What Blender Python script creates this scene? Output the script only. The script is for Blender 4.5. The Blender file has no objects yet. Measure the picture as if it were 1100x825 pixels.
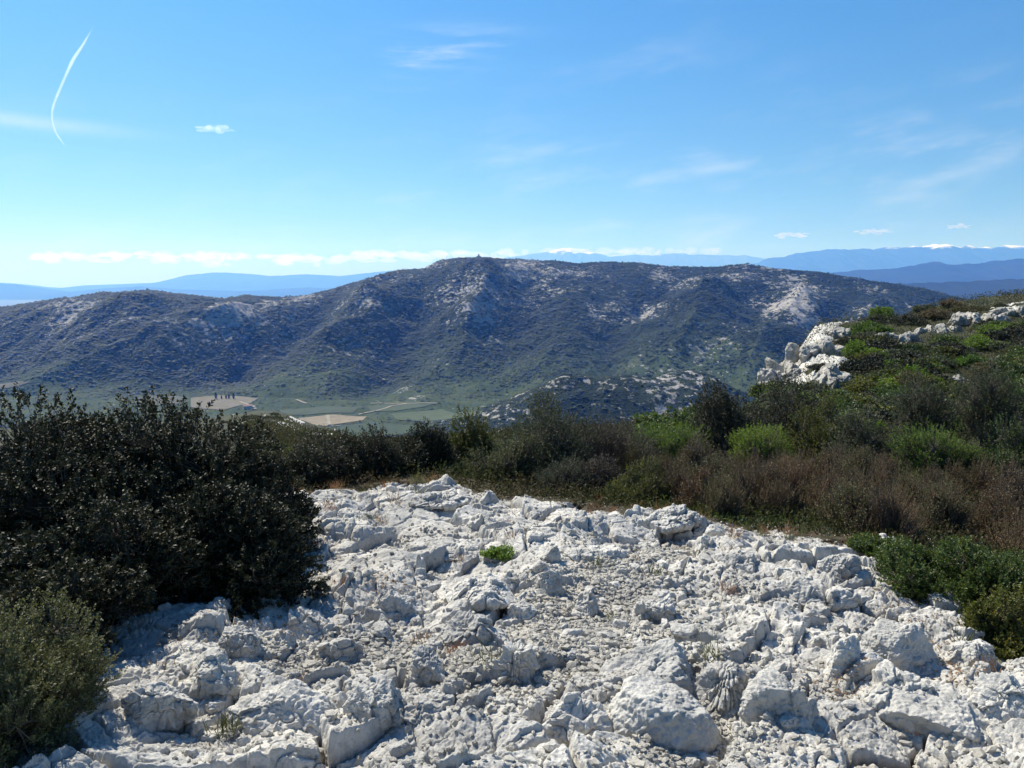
import bpy, bmesh, math
import numpy as np

sc = bpy.context.scene
COL = sc.collection
R = math.radians
rng = np.random.default_rng(11)

# ------------------------------------------------------------------ camera model
W0, H0, FPX = 1100.0, 825.0, 840.0
HORIZON = 300.0
PITCH = math.atan((H0 / 2 - HORIZON) / FPX)
CP, SP = math.cos(PITCH), math.sin(PITCH)

def kz(row):
    """height over distance for an image row"""
    v = -(np.asarray(row, float) - H0 / 2) / FPX
    return (-SP + v * CP) / (CP + v * SP)

def sx(px, row=400.0):
    v = -(row - H0 / 2) / FPX
    return (np.asarray(px, float) - W0 / 2) / FPX / (CP + v * SP)

# ------------------------------------------------------------------ noise
_g = np.random.default_rng(5)
_a = _g.random(256) * 2 * np.pi
G2 = np.stack([np.cos(_a), np.sin(_a)], 1)
_v = _g.normal(size=(256, 3)); G3 = _v / np.linalg.norm(_v, axis=1)[:, None]

def hsh(ix, iy, iz=0, seed=0):
    h = (ix.astype(np.int64) * 374761393 + iy.astype(np.int64) * 668265263
         + np.int64(iz) * 2147483647 + seed * 974634077) & 0xffffffff if np.isscalar(iz) else \
        (ix.astype(np.int64) * 374761393 + iy.astype(np.int64) * 668265263
         + iz.astype(np.int64) * 1274126177 + seed * 974634077) & 0xffffffff
    h = ((h ^ (h >> 13)) * 1274126177) & 0xffffffff
    h = ((h ^ (h >> 16)) * 2246822519) & 0xffffffff
    return h ^ (h >> 15)

def hf(ix, iy, seed):
    return (hsh(ix, iy, 0, seed) & 0xffffff) / float(0x1000000)

def noise2(x, y, seed=0):
    ix = np.floor(x); iy = np.floor(y)
    fx = x - ix; fy = y - iy
    ix = ix.astype(np.int64); iy = iy.astype(np.int64)
    u = fx * fx * fx * (fx * (fx * 6 - 15) + 10); w = fy * fy * fy * (fy * (fy * 6 - 15) + 10)
    def c(i, j):
        g = G2[hsh(ix + i, iy + j, 0, seed) & 255]
        return g[..., 0] * (fx - i) + g[..., 1] * (fy - j)
    a = c(0, 0); b = c(1, 0); d = c(0, 1); e = c(1, 1)
    return ((a + (b - a) * u) * (1 - w) + (d + (e - d) * u) * w) * 1.5

def fbm2(x, y, o=4, seed=0, gain=.5, lac=2.03):
    s = 0; a = 1; t = 0
    for i in range(o):
        s = s + a * noise2(x, y, seed + i * 17); t += a
        x = x * lac + 13.7; y = y * lac - 7.1; a *= gain
    return s / t

def ridge2(x, y, o=4, seed=0, gain=.5):
    s = 0; a = 1; t = 0
    for i in range(o):
        s = s + a * (1 - np.abs(noise2(x, y, seed + i * 31)) * 1.6); t += a
        x = x * 2.05 + 3.3; y = y * 2.05 + 9.1; a *= gain
    return s / t

def noise3(p, seed=0):
    i = np.floor(p); f = p - i; i = i.astype(np.int64)
    u = f * f * f * (f * (f * 6 - 15) + 10)
    def c(a, b, d):
        g = G3[hsh(i[:, 0] + a, i[:, 1] + b, i[:, 2] + d, seed) & 255]
        return g[:, 0] * (f[:, 0] - a) + g[:, 1] * (f[:, 1] - b) + g[:, 2] * (f[:, 2] - d)
    def l(a, b, t): return a + (b - a) * t
    return 1.5 * l(l(l(c(0, 0, 0), c(1, 0, 0), u[:, 0]), l(c(0, 1, 0), c(1, 1, 0), u[:, 0]), u[:, 1]),
                   l(l(c(0, 0, 1), c(1, 0, 1), u[:, 0]), l(c(0, 1, 1), c(1, 1, 1), u[:, 0]), u[:, 1]), u[:, 2])

def fbm3(p, o=4, seed=0, gain=.5):
    s = 0; a = 1; t = 0
    for k in range(o):
        s = s + a * noise3(p, seed + 7 * k); t += a; p = p * 2.07 + 4.1; a *= gain
    return s / t

def cell2(x, y, seed):
    """nearest jittered cell: offset to its centre, three random numbers, F2-F1"""
    ix = np.floor(x).astype(np.int64); iy = np.floor(y).astype(np.int64)
    f1 = np.full(x.shape, 9.); f2 = np.full(x.shape, 9.)
    dx = np.zeros(x.shape); dy = np.zeros(x.shape); cx = ix.copy(); cy = iy.copy()
    for i in (-1, 0, 1):
        for j in (-1, 0, 1):
            jx = ix + i; jy = iy + j
            ex = x - (jx + .1 + .8 * hf(jx, jy, seed)); ey = y - (jy + .1 + .8 * hf(jx, jy, seed + 1))
            d = np.sqrt(ex * ex + ey * ey)
            near = d < f1
            f2 = np.where(near, f1, np.minimum(f2, d))
            f1 = np.where(near, d, f1)
            dx = np.where(near, ex, dx); dy = np.where(near, ey, dy)
            cx = np.where(near, jx, cx); cy = np.where(near, jy, cy)
    return dx, dy, hf(cx, cy, seed + 2), hf(cx, cy, seed + 3), hf(cx, cy, seed + 4), f2 - f1

def sstep(a, b, x):
    t = np.clip((x - a) / (b - a), 0, 1)
    return t * t * (3 - 2 * t)

# ------------------------------------------------------------------ mesh helpers
def mesh_from(name, V, F, smooth=True, attrs=None):
    """V (n,3), F (m,k) all faces with k corners"""
    V = np.ascontiguousarray(V, np.float32); F = np.ascontiguousarray(F, np.int32)
    me = bpy.data.meshes.new(name)
    k = F.shape[1]
    me.vertices.add(len(V)); me.vertices.foreach_set('co', V.ravel())
    me.loops.add(F.size); me.loops.foreach_set('vertex_index', F.ravel())
    me.polygons.add(len(F))
    me.polygons.foreach_set('loop_start', np.arange(0, F.size, k, dtype=np.int32))
    me.polygons.foreach_set('loop_total', np.full(len(F), k, np.int32))
    me.polygons.foreach_set('use_smooth', np.full(len(F), smooth, bool))
    for an, av in (attrs or {}).items():
        at = me.attributes.new(an, 'FLOAT', 'POINT')
        at.data.foreach_set('value', np.ascontiguousarray(av, np.float32))
    me.update(); me.validate()
    return me

def link(name, me, mat=None, parent=None, loc=(0, 0, 0), rz=0, **props):
    o = bpy.data.objects.new(name, me)
    COL.objects.link(o)
    if mat is not None and me is not None and not me.materials: me.materials.append(mat)
    if parent: o.parent = parent
    o.location = loc; o.rotation_euler = (0, 0, rz)
    for k, v in props.items(): o[k] = v
    return o

def thing(o, label, cat, group=None):
    o['label'] = label; o['category'] = cat
    if group: o['group'] = group
    return o

def unit(v): return v / (np.linalg.norm(v, axis=1)[:, None] + 1e-9)

def grid_faces(nr, nc):
    a = (np.arange(nr - 1)[:, None] * nc + np.arange(nc - 1)[None, :]).ravel()
    return np.stack([a, a + 1, a + nc + 1, a + nc], 1)

_ico = {}
def ico(sub):
    if sub not in _ico:
        b = bmesh.new(); bmesh.ops.create_icosphere(b, subdivisions=sub, radius=1)
        b.verts.ensure_lookup_table()
        V = np.array([v.co[:] for v in b.verts]); F = np.array([[v.index for v in f.verts] for f in b.faces])
        b.free(); _ico[sub] = (V / np.linalg.norm(V, axis=1)[:, None], F)
    return _ico[sub]

# ------------------------------------------------------------------ materials
def mat_new(name):
    m = bpy.data.materials.new(name); m.use_nodes = True
    nt = m.node_tree; nt.nodes.clear()
    out = nt.nodes.new('ShaderNodeOutputMaterial')
    return m, nt, out

class NB:
    def __init__(s, nt): s.nt = nt
    def n(s, t, **kw):
        nd = s.nt.nodes.new(t)
        for k, v in kw.items():
            if k.startswith('i_'):
                key = k[2:].replace('_', ' ')
                s.put(nd.inputs[key], v)
            else: setattr(nd, k, v)
        return nd
    def put(s, sock, v):
        if hasattr(v, 'links') or isinstance(v, bpy.types.NodeSocket): s.nt.links.new(v, sock)
        else:
            if sock.type == 'RGBA' and len(v) == 3: v = (*v, 1)
            sock.default_value = v
    def math(s, op, a, b=0., c=None, clamp=False):
        nd = s.nt.nodes.new('ShaderNodeMath'); nd.operation = op; nd.use_clamp = clamp
        s.put(nd.inputs[0], a); s.put(nd.inputs[1], b)
        if c is not None: s.put(nd.inputs[2], c)
        return nd.outputs[0]
    def mix(s, f, a, b):
        nd = s.nt.nodes.new('ShaderNodeMix'); nd.data_type = 'RGBA'
        s.put(nd.inputs[0], f); s.put(nd.inputs[6], a); s.put(nd.inputs[7], b)
        return nd.outputs[2]
    def noise(s, vec, scale, detail=4, rough=.55, **kw):
        nd = s.nt.nodes.new('ShaderNodeTexNoise')
        if vec is not None: s.put(nd.inputs['Vector'], vec)
        nd.inputs['Scale'].default_value = scale; nd.inputs['Detail'].default_value = detail
        nd.inputs['Roughness'].default_value = rough
        return nd.outputs['Fac']
    def ramp(s, f, a, b, lo=0., hi=1.):
        nd = s.nt.nodes.new('ShaderNodeMapRange'); nd.interpolation_type = 'SMOOTHSTEP'
        s.put(nd.inputs[0], f)
        for i, v in enumerate((a, b, lo, hi)): nd.inputs[i + 1].default_value = v
        return nd.outputs[0]
    def attr(s, name):
        nd = s.nt.nodes.new('ShaderNodeAttribute'); nd.attribute_name = name
        return nd.outputs['Fac']
    def bump(s, h, strength, dist, normal=None):
        nd = s.nt.nodes.new('ShaderNodeBump')
        s.put(nd.inputs['Height'], h); nd.inputs['Strength'].default_value = strength
        nd.inputs['Distance'].default_value = dist
        if normal is not None: s.put(nd.inputs['Normal'], normal)
        return nd.outputs[0]

def rock_nodes(b, pos, k=1.0, tint=(1, 1, 1), spec=True):
    """weathered limestone colour and bump; k scales the pattern (1 = centimetre detail)"""
    def c(*v): return tuple(a * t for a, t in zip(v, tint))
    n1 = b.noise(pos, 1.7 * k, 6, .6); n2 = b.noise(pos, 9 * k, 6, .65); n3 = b.noise(pos, 60 * k, 5, .7)
    col = b.mix(b.ramp(n1, .38, .62), c(.62, .595, .545), c(.46, .446, .418))
    col = b.mix(b.math('MULTIPLY', b.ramp(n2, .48, .66), .75), col, c(.30, .295, .285))
    col = b.mix(b.math('MULTIPLY', b.ramp(n3, .5, .75), .5), col, c(.21, .205, .195))
    n4 = b.noise(pos, 2.6 * k, 5, .7)
    col = b.mix(b.math('MULTIPLY', b.ramp(n4, .60, .76), .55), col, c(.40, .33, .235))
    vor = b.n('ShaderNodeTexVoronoi', feature='F1'); b.put(vor.inputs['Vector'], pos); vor.inputs['Scale'].default_value = 45 * k
    pits = b.ramp(vor.outputs['Distance'], .1, .4)
    nb = b.bump(n3, .8, .010 / k); nb = b.bump(pits, .35, .006 / k, nb)
    nb = b.bump(b.noise(pos, 190 * k, 4, .7), .8, .004 / k, nb)
    return col, nb

def rock_mat(name, k=1.0, tint=(1, 1, 1)):
    m, nt, out = mat_new(name); b = NB(nt)
    geo = b.n('ShaderNodeNewGeometry')
    oi = b.n('ShaderNodeObjectInfo')
    col, nb = rock_nodes(b, geo.outputs['Position'], k, tint)
    f = b.math('MULTIPLY_ADD', oi.outputs['Random'], .16, .90)
    hsv = b.n('ShaderNodeHueSaturation'); b.put(hsv.inputs['Color'], col); b.put(hsv.inputs['Value'], f)
    p = b.n('ShaderNodeBsdfPrincipled', i_Base_Color=hsv.outputs[0], i_Roughness=.88, i_Normal=nb)
    p.inputs['Specular IOR Level'].default_value = .25
    nt.links.new(p.outputs[0], out.inputs[0])
    return m

def leaf_mat(name, c1, c2, c3, trans=.25, rough=.42, spec=.5, tcol=None):
    """leaves: colour from a random number per leaf and per plant, some light through the blade"""
    m, nt, out = mat_new(name); b = NB(nt)
    t = b.attr('tint'); oi = b.n('ShaderNodeObjectInfo')
    col = b.mix(b.ramp(t, .15, .75), c1, c2)
    col = b.mix(b.ramp(t, .86, .95), col, c3)
    hsv = b.n('ShaderNodeHueSaturation'); b.put(hsv.inputs['Color'], col)
    b.put(hsv.inputs['Value'], b.math('MULTIPLY_ADD', oi.outputs['Random'], .5, .75))
    b.put(hsv.inputs['Hue'], b.math('MULTIPLY_ADD', oi.outputs['Random'], -.03, .515))
    p = b.n('ShaderNodeBsdfPrincipled', i_Base_Color=hsv.outputs[0], i_Roughness=rough)
    p.inputs['Specular IOR Level'].default_value = spec
    tr = b.n('ShaderNodeBsdfTranslucent')
    g = b.n('ShaderNodeHueSaturation'); b.put(g.inputs['Color'], hsv.outputs[0]); g.inputs['Value'].default_value = 1.5
    g.inputs['Saturation'].default_value = 1.15
    b.put(tr.inputs['Color'], g.outputs[0])
    mx = b.n('ShaderNodeMixShader'); mx.inputs[0].default_value = trans
    nt.links.new(p.outputs[0], mx.inputs[1]); nt.links.new(tr.outputs[0], mx.inputs[2])
    nt.links.new(mx.outputs[0], out.inputs[0])
    return m

def plain_mat(name, c1, c2, scale=20., rough=.9):
    m, nt, out = mat_new(name); b = NB(nt)
    geo = b.n('ShaderNodeNewGeometry')
    n = b.noise(geo.outputs['Position'], scale, 5, .65)
    col = b.mix(b.ramp(n, .3, .7), c1, c2)
    p = b.n('ShaderNodeBsdfPrincipled', i_Base_Color=col, i_Roughness=rough)
    p.inputs['Specular IOR Level'].default_value = .2
    nt.links.new(p.outputs[0], out.inputs[0])
    return m

M_rock = rock_mat('limestone')
M_outcrop = rock_mat('limestone_outcrop', .14, (.76, .75, .73))
M_chips = rock_mat('limestone_chips', 1.0, (.90, .88, .84))
M_rust = plain_mat('rust_stone', (.30, .17, .10), (.42, .30, .22), 60)
M_bark = plain_mat('twig_bark', (.10, .085, .07), (.17, .15, .13), 80)
M_drytwig = plain_mat('dry_twig', (.13, .085, .055), (.20, .14, .10), 80)
M_kermes = leaf_mat('kermes_leaf', (0.02, 0.024, 0.012), (0.042, 0.045, 0.024), (0.095, 0.082, 0.052), 0.16, 0.55, 0.22)
M_olive = leaf_mat('olive_leaf', (0.06, 0.072, 0.026), (0.112, 0.118, 0.052), (0.16, 0.15, 0.08), 0.28, 0.52, 0.25)
M_box = leaf_mat('box_leaf', (0.040, 0.066, 0.016), (0.080, 0.118, 0.026), (0.16, 0.15, 0.03), 0.3, 0.45, 0.28)
M_gold = leaf_mat('gold_leaf', (0.062, 0.076, 0.016), (0.105, 0.112, 0.024), (0.2, 0.16, 0.03), 0.3, 0.5, 0.25)
M_bright = leaf_mat('bright_leaf', (0.085, 0.14, 0.022), (0.135, 0.2, 0.035), (0.19, 0.22, 0.06), 0.38, 0.5, 0.25)
M_grey = leaf_mat('grey_leaf', (0.052, 0.064, 0.03), (0.092, 0.102, 0.056), (0.12, 0.118, 0.08), 0.22, 0.55, 0.2)
M_heath = leaf_mat('heath_leaf', (0.084, 0.068, 0.034), (0.128, 0.106, 0.056), (0.11, 0.115, 0.05), 0.22, 0.65, 0.15)
M_rusty = leaf_mat('rusty_leaf', (0.0840, 0.0480, 0.0180), (0.1200, 0.0696, 0.0240), (0.1200, 0.1320, 0.0360), .25, .55)
M_dead = leaf_mat('dead_leaf', (0.062, 0.049, 0.038), (0.09, 0.074, 0.058), (0.11, 0.095, 0.07), 0.15, 0.65, 0.15)
M_sprout = leaf_mat('sprout_leaf', (.10, .17, .03), (.15, .22, .05), (.24, .28, .08), .4, .45)
M_dryleaf = leaf_mat('dry_litter', (.20, .11, .06), (.27, .16, .09), (.3, .2, .12), .2, .7, .2)

# ------------------------------------------------------------------ near ground
CREST_C = [-400, 0, 340, 450, 480, 530, 640, 720, 800, 950, 1000, 1050, 1100, 1300]
CREST_Y = [5.5, 6.3, 7.6, 8.2, 8.1, 7.4, 7.0, 6.8, 6.3, 5.9, 5.3, 4.7, 4.4, 3.6]
TC = np.array([-250, 0, 200, 290, 350, 450, 600, 720, 800, 840, 880, 950, 1020, 1100, 1350])
TY = np.array([8.5, 10, 13, 18, 25, 35, 45, 60, 75, 90, 110, 150, 200, 300, 600])
TR = np.array([
 [515,515,515,515,518,512,526,532,538,540,540,545,550,560,570],
 [508,508,508,508,508,506,513,518,523,525,525,525,525,525,525],
 [490,490,490,490,492,490,492,497,500,500,500,500,500,500,500],
 [475,475,475,475,480,478,470,475,478,478,478,478,475,470,465],
 [465,465,465,468,475,475,464,463,462,462,462,460,455,450,440],
 [462,462,462,466,475,482,468,458,452,450,448,443,436,428,418],
 [464,464,462,464,477,492,476,458,450,436,424,420,413,404,390],
 [468,468,464,462,472,505,490,470,452,416,392,386,380,374,361],
 [472,472,464,458,470,515,505,485,455,401,363,354,350,345,336],
 [474,474,464,456,469,520,515,505,478,408,357,345,333,325,316],
 [476,476,462,452,469,525,525,520,505,450,395,358,329,318,306],
 [478,478,462,450,469,535,540,540,530,510,490,435,375,342,322],
 [482,482,466,452,471,545,555,560,560,550,530,485,435,405,385],
 [500,500,490,484,497,565,570,575,580,580,575,540,510,490,470],
 [620]*15], float)
TZ = kz(TR) * TY[:, None]
TS = sx(TC, 440)

def smooth_idx(grid, x):
    i = np.clip(np.searchsorted(grid, x) - 1, 0, len(grid) - 2)
    t = np.clip((x - grid[i]) / (grid[i + 1] - grid[i]), 0, 1)
    return i, t

def catmull(tab, i, t, j):
    """cubic along axis 0 at columns j"""
    n = tab.shape[0]
    p0 = tab[np.maximum(i - 1, 0), j]; p1 = tab[i, j]; p2 = tab[np.minimum(i + 1, n - 1), j]; p3 = tab[np.minimum(i + 2, n - 1), j]
    return p1 + .5 * t * (p2 - p0 + t * (2 * p0 - 5 * p1 + 4 * p2 - p3 + t * (3 * (p1 - p2) + p3 - p0)))

def base_h(x, y):
    s = x / np.maximum(y, .3)
    near = -1.63 - .062 * y + .02 * np.clip(-x - 1, 0, 3)
    i, t = smooth_idx(np.log(TY), np.log(np.maximum(y, .1)))
    j, u = smooth_idx(TS, s)
    u = u * u * (3 - 2 * u)
    far = catmull(TZ, i, t, j) * (1 - u) + catmull(TZ, i, t, j + 1) * u
    yc = np.interp(s, sx(CREST_C, 560), CREST_Y)
    f = sstep(-.3, 1., (y - yc) / np.maximum(8.8 - yc, .6))
    f = np.where(y >= 8.8, 1., f)
    return near * (1 - f) + far * f

def rock_mask(x, y):
    s = x / np.maximum(y, .3)
    yc = np.interp(s, sx(CREST_C, 560), CREST_Y)
    return sstep(.12, -.12, y - yc + .5 * fbm2(x * 1.3, y * 1.3, 4, 71))

def gravel_mask(x, y):
    """worn hollows where stone chips gather"""
    g = fbm2(x * .9 + 4.2, y * .75 + 1.7, 3, 41)
    path = np.exp(-((x - .55 - .12 * (y - 4.2)) / .36) ** 2) * sstep(3.3, 3.8, y) * sstep(6.2, 5.2, y)
    low = np.exp(-(((x - .72) / .26) ** 2 + ((y - 3.05) / .3) ** 2))
    mid = np.exp(-(((x + .12) / .35) ** 2 + ((y - 3.55) / .4) ** 2))
    return np.clip(sstep(.12, .38, g) * .8 + path + low * .9 + mid * .7, 0, 1)

def rock_h(x, y):
    wx = x + .10 * fbm2(x * 2.2, y * 2.2, 3, 3) + .025 * fbm2(x * 11, y * 11, 3, 8)
    wy = y + .10 * fbm2(x * 2.2 + 9, y * 2.2, 3, 4) + .025 * fbm2(x * 11 + 5, y * 11, 3, 9)
    gm = gravel_mask(x, y)
    h = .12 * fbm2(x * .8, y * .8, 3, 21) + .05 * fbm2(x * 2.4, y * 2.4, 3, 25)
    ca, sa = math.cos(.5), math.sin(.5)
    rx, ry = ca * wx + sa * wy, -sa * wx + ca * wy
    a1 = 1 - .88 * gm
    sl = sstep(.02, .25, fbm2(x * 1.05 + 2.2, y * 1.25, 2, 45)) * (1 - gm)
    for (s1, s2, off, tilt, crk, cw_, seed, keep) in ((1.5, 2.2, .105, .15, .075, .10, 100, 0.), (3.9, 5.6, .055, .085, .045, .14, 200, .25),
                                        (10., 14., .019, .032, .014, .2, 300, .50), (25., 33., .0065, .012, .005, .22, 400, .50)):
        dx, dy, r1, r2, r3, e = cell2(rx * s1, ry * s2, seed)
        k = sstep(keep - .12, keep + .12, fbm2(x * s1 * .30 + seed, y * s1 * .30, 2, seed + 9) * .9 + .5) if keep else 1.
        c = -crk * (1 - sstep(0, cw_, e)) ** 2
        h = h + a1 * k * (off * (r1 - .45) + tilt * ((r2 - .42) * dx * 1.6 + (r3 - .42) * dy * 1.6) + c)
        a1 = (1 - .45 * gm) * (1 - .72 * sl) if seed >= 200 else a1 * (1 - .55 * sl)
    # solution flutes and pitting
    fl = np.abs(noise2(rx * 34, ry * 7, 51))
    h = h - .012 * (1 - gm) * sstep(.0, .5, fbm2(x * 2.1, y * 2.1, 2, 52)) * (1 - fl) ** 3
    h = h + .008 * fbm2(x * 14, y * 14, 3, 61) + .0075 * ridge2(x * 26, y * 26, 3, 62) * sstep(-.25, .3, fbm2(x * 1.7, y * 1.7, 2, 63))
    h = h + .0036 * fbm2(x * 70, y * 70, 2, 64) - .014 * np.clip(noise2(rx * 30, ry * 38, 66) - .18, 0, 1) * (1 - gm)
    return h - .045 * gm

def cliff(x, y):
    """bare stepped rock on the left flank of the right hill"""
    s = x / np.maximum(y, .3); c0, c1 = float(sx(816, 390)), float(sx(906, 390))
    q = (s - c0) / (c1 - c0) + .22 * fbm2(x * .2, y * .2, 3, 191)
    return sstep(-.15, .05, q) * sstep(1.08, .85, q) * sstep(50, 56, y) * sstep(100, 86, y) * sstep(-.42, -.25, fbm2(x * .13, y * .13, 3, 193))

def ground_h(x, y):
    x = np.asarray(x, float); y = np.asarray(y, float)
    b = base_h(x, y); m = rock_mask(x, y)
    soil = .05 * fbm2(x * 1.1, y * 1.1, 3, 77) + np.clip(y / 60, 0, 1.) * .8 * fbm2(x * .09, y * .09, 4, 78)
    s = x / np.maximum(y, .3)
    soil = soil + sstep(22, 35, y) * sstep(300, 200, y) * .30 * fbm2(x * .5, y * .5, 3, 79)
    cl = cliff(x, y); kc = cl > .01
    if kc.any(): soil[kc] = soil[kc] + cl[kc] * (4.2 * rock_h(x[kc] * .15 + 5, y[kc] * .15 + 3) + .5)
    r = np.zeros_like(x); k = (m > 0)
    if k.any(): r[k] = rock_h(x[k], y[k])
    return b + m * r + (1 - m) * soil

def gz(x, y): return float(ground_h(np.array([x]), np.array([y]))[0])

def hit(px, row, y0=3., y1=180.):
    """first ground point that the given sight line meets"""
    Y = np.geomspace(y0, y1, 600); k = float(kz(row)); X = Y * float(sx(px, row))
    below = np.nonzero(ground_h(X, Y) >= k * Y)[0]
    y = float(Y[below[0]]) if len(below) else y1
    return y * float(sx(px, row)), y

def make_ground():
    ys = np.concatenate([np.geomspace(.35, 2.3, 50)[:-1], np.geomspace(2.3, 9.2, 1000)[:-1], np.geomspace(9.2, 120, 240)[:-1], np.geomspace(120, 640, 50)])
    ss = np.concatenate([np.linspace(-2.4, -.74, 80)[:-1], np.linspace(-.74, .74, 1180), np.linspace(.74, 2.4, 80)[1:]])
    Yg, Sg = np.meshgrid(ys, ss, indexing='ij'); X = (Yg * Sg).ravel(); Y = Yg.ravel()
    Z = ground_h(X, Y)
    crack = np.zeros(len(X)); k = rk_ = (rock_mask(X, Y) > 0)
    xr, yr_ = X[k], Y[k]
    crack[k] = sstep(-.035, -.11, rock_h(xr, yr_) - .12 * fbm2(xr * .8, yr_ * .8, 3, 21) - .05 * fbm2(xr * 2.4, yr_ * 2.4, 3, 25) + .045 * gravel_mask(xr, yr_))
    rk = np.clip(rock_mask(X, Y), 0, 1)
    sr = X / Y
    # bare limestone showing through on the slopes further off
    band = fbm2(X * .10, Y * .16, 4, 88)
    rk2 = sstep(.34, .40, band + .06 * sstep(.28, .5, sr) * sstep(40, 60, Y)) * sstep(26, 34, Y)
    left = sstep(-.34, -.30, sr) * sstep(-.16, -.22, sr) * sstep(50, 80, Y)
    rk2 = np.maximum(rk2, cliff(X, Y))
    rk2 = np.maximum(rk2 * (1 - left), left * sstep(.14, .22, fbm2(X * .14 + Y * .05, Y * .03, 4, 90)))
    me = mesh_from('ground', np.stack([X, Y, Z], 1), grid_faces(len(ys), len(ss)), True, {'rock': np.maximum(rk, rk2), 'grav': gravel_mask(X, Y) * rk, 'far': sstep(9, 16, Y), 'crack': crack})
    m, nt, out = mat_new('karst_ground'); b = NB(nt)
    geo = b.n('ShaderNodeNewGeometry'); pos = geo.outputs['Position']
    rcol, nb = rock_nodes(b, pos, 1.0)
    n = b.noise(pos, 3.5, 6, .7); n2 = b.noise(pos, 45, 4, .7)
    soil = b.mix(b.ramp(n, .35, .65), (.075, .055, .036), (.042, .040, .022))
    soil = b.mix(b.math('MULTIPLY', b.ramp(n2, .5, .8), .6), soil, (.13, .10, .07))
    nf = b.noise(pos, .35, 6, .7)
    soil = b.mix(b.attr('far'), soil, b.mix(b.ramp(nf, .4, .62), (.024, .028, .013), (.050, .052, .024)))
    rcol = b.mix(b.math('MULTIPLY', b.attr('grav'), .42), rcol, (.30, .28, .25))
    rcol = b.mix(b.math('MULTIPLY', b.attr('crack'), b.ramp(n, .3, .6, .35, .85)), rcol, (.15, .12, .085))
    col = b.mix(b.ramp(b.math('ADD', b.attr('rock'), b.math('MULTIPLY_ADD', n2, .8, -.4)), .42, .58), soil, rcol)
    p = b.n('ShaderNodeBsdfPrincipled', i_Base_Color=col, i_Roughness=.9, i_Normal=nb)
    p.inputs['Specular IOR Level'].default_value = .2
    nt.links.new(p.outputs[0], out.inputs[0])
    link('ground', me, m, kind='structure')

make_ground()

# ------------------------------------------------------------------ stones
def cell3(p, seed):
    ip = np.floor(p).astype(np.int64); n_ = len(p)
    f1 = np.full(n_, 9.); dl = np.zeros((n_, 3)); cid = ip.copy(); f2 = np.full(n_, 9.)
    for i in (-1, 0, 1):
        for j in (-1, 0, 1):
            for k in (-1, 0, 1):
                c = ip + np.array([i, j, k]); h = hsh(c[:, 0], c[:, 1], c[:, 2], seed)
                q = c + np.stack([(h & 1023), (h >> 10) & 1023, (h >> 20) & 1023], 1) / 1279. + .1
                e = p - q; d = np.sum(e * e, 1); m = d < f1
                f2 = np.where(m, f1, np.minimum(f2, d)); f1 = np.where(m, d, f1); dl[m] = e[m]; cid[m] = c[m]
    h = hsh(cid[:, 0], cid[:, 1], cid[:, 2], seed + 5)
    return dl, np.stack([(h & 1023), (h >> 10) & 1023, (h >> 20) & 1023], 1) / 1023. - .5, np.sqrt(f2) - np.sqrt(f1)

def boulder_mesh(name, seed, dims, sub=7, planes=11, rough=1., chips=1., flute=0., off=(.58, 1.0), bottom=-.8):
    g = np.random.default_rng(seed)
    D, F = ico(sub)
    N = g.normal(size=(planes, 3)); N[:, 2] = np.abs(N[:, 2]) * .75 - .1
    N[0] = (g.normal() * .3, g.normal() * .3, 1)
    N /= np.linalg.norm(N, axis=1)[:, None]
    h = g.uniform(*off, planes); h[0] = max(h[0], .8)
    c = D @ N.T
    rk = np.where(c > .05, h / np.maximum(c, .05), 4.)
    p = 45.
    r = (np.sum(rk ** -p, axis=1) + 1.12 ** -p) ** (-1 / p)
    dims = np.array(dims, float)
    V = D * r[:, None] * dims
    L = float(np.mean(dims)); nr = unit(D / dims * L)
    P = V + g.random(3) * 40
    wp = P + .25 * L * np.stack([noise3(P * 2.5 / L + k * 9.1, seed + k) for k in range(3)], 1)
    d = .10 * L * fbm3(P * 1.7 / L, 4, seed, .5)
    dl, rr, e = cell3(wp * 1.5 / L, seed + 11)
    d = d + chips * L * (.16 * rr[:, 0] + .30 * np.sum(dl * rr, 1)) - chips * .05 * L * (1 - sstep(0, .16, e)) ** 2
    if len(D) > 3000:
        dl, rr, e = cell3(wp * 4.2 / L, seed + 12); mk_ = sstep(-.25, .15, noise3(P * 1.6 / L, seed + 13))
        d = d + chips * mk_ * L * (.050 * rr[:, 0] + .11 * np.sum(dl * rr, 1)) - chips * mk_ * .022 * L * (1 - sstep(0, .18, e)) ** 2
        sz = min(1., L / .10)
        d = d + sz * (.015 * fbm3(P * 13, 4, seed + 14) + .010 * (.5 - np.abs(noise3(P * 30, seed + 15))) + .004 * fbm3(P * 75, 2, seed + 16) - .016 * np.clip(noise3(P * 34, seed + 18) - .2, 0, 1))
    if flute:
        q = P / L * np.array([7., 7., 1.2])
        d = d - flute * L * (1 - np.abs(noise3(q, seed + 9)) * 1.5) ** 3
    V = V + nr * (d * rough)[:, None]
    V[:, 2] = np.maximum(V[:, 2], bottom * dims[2])
    return mesh_from(name, V, F, True)

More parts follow.
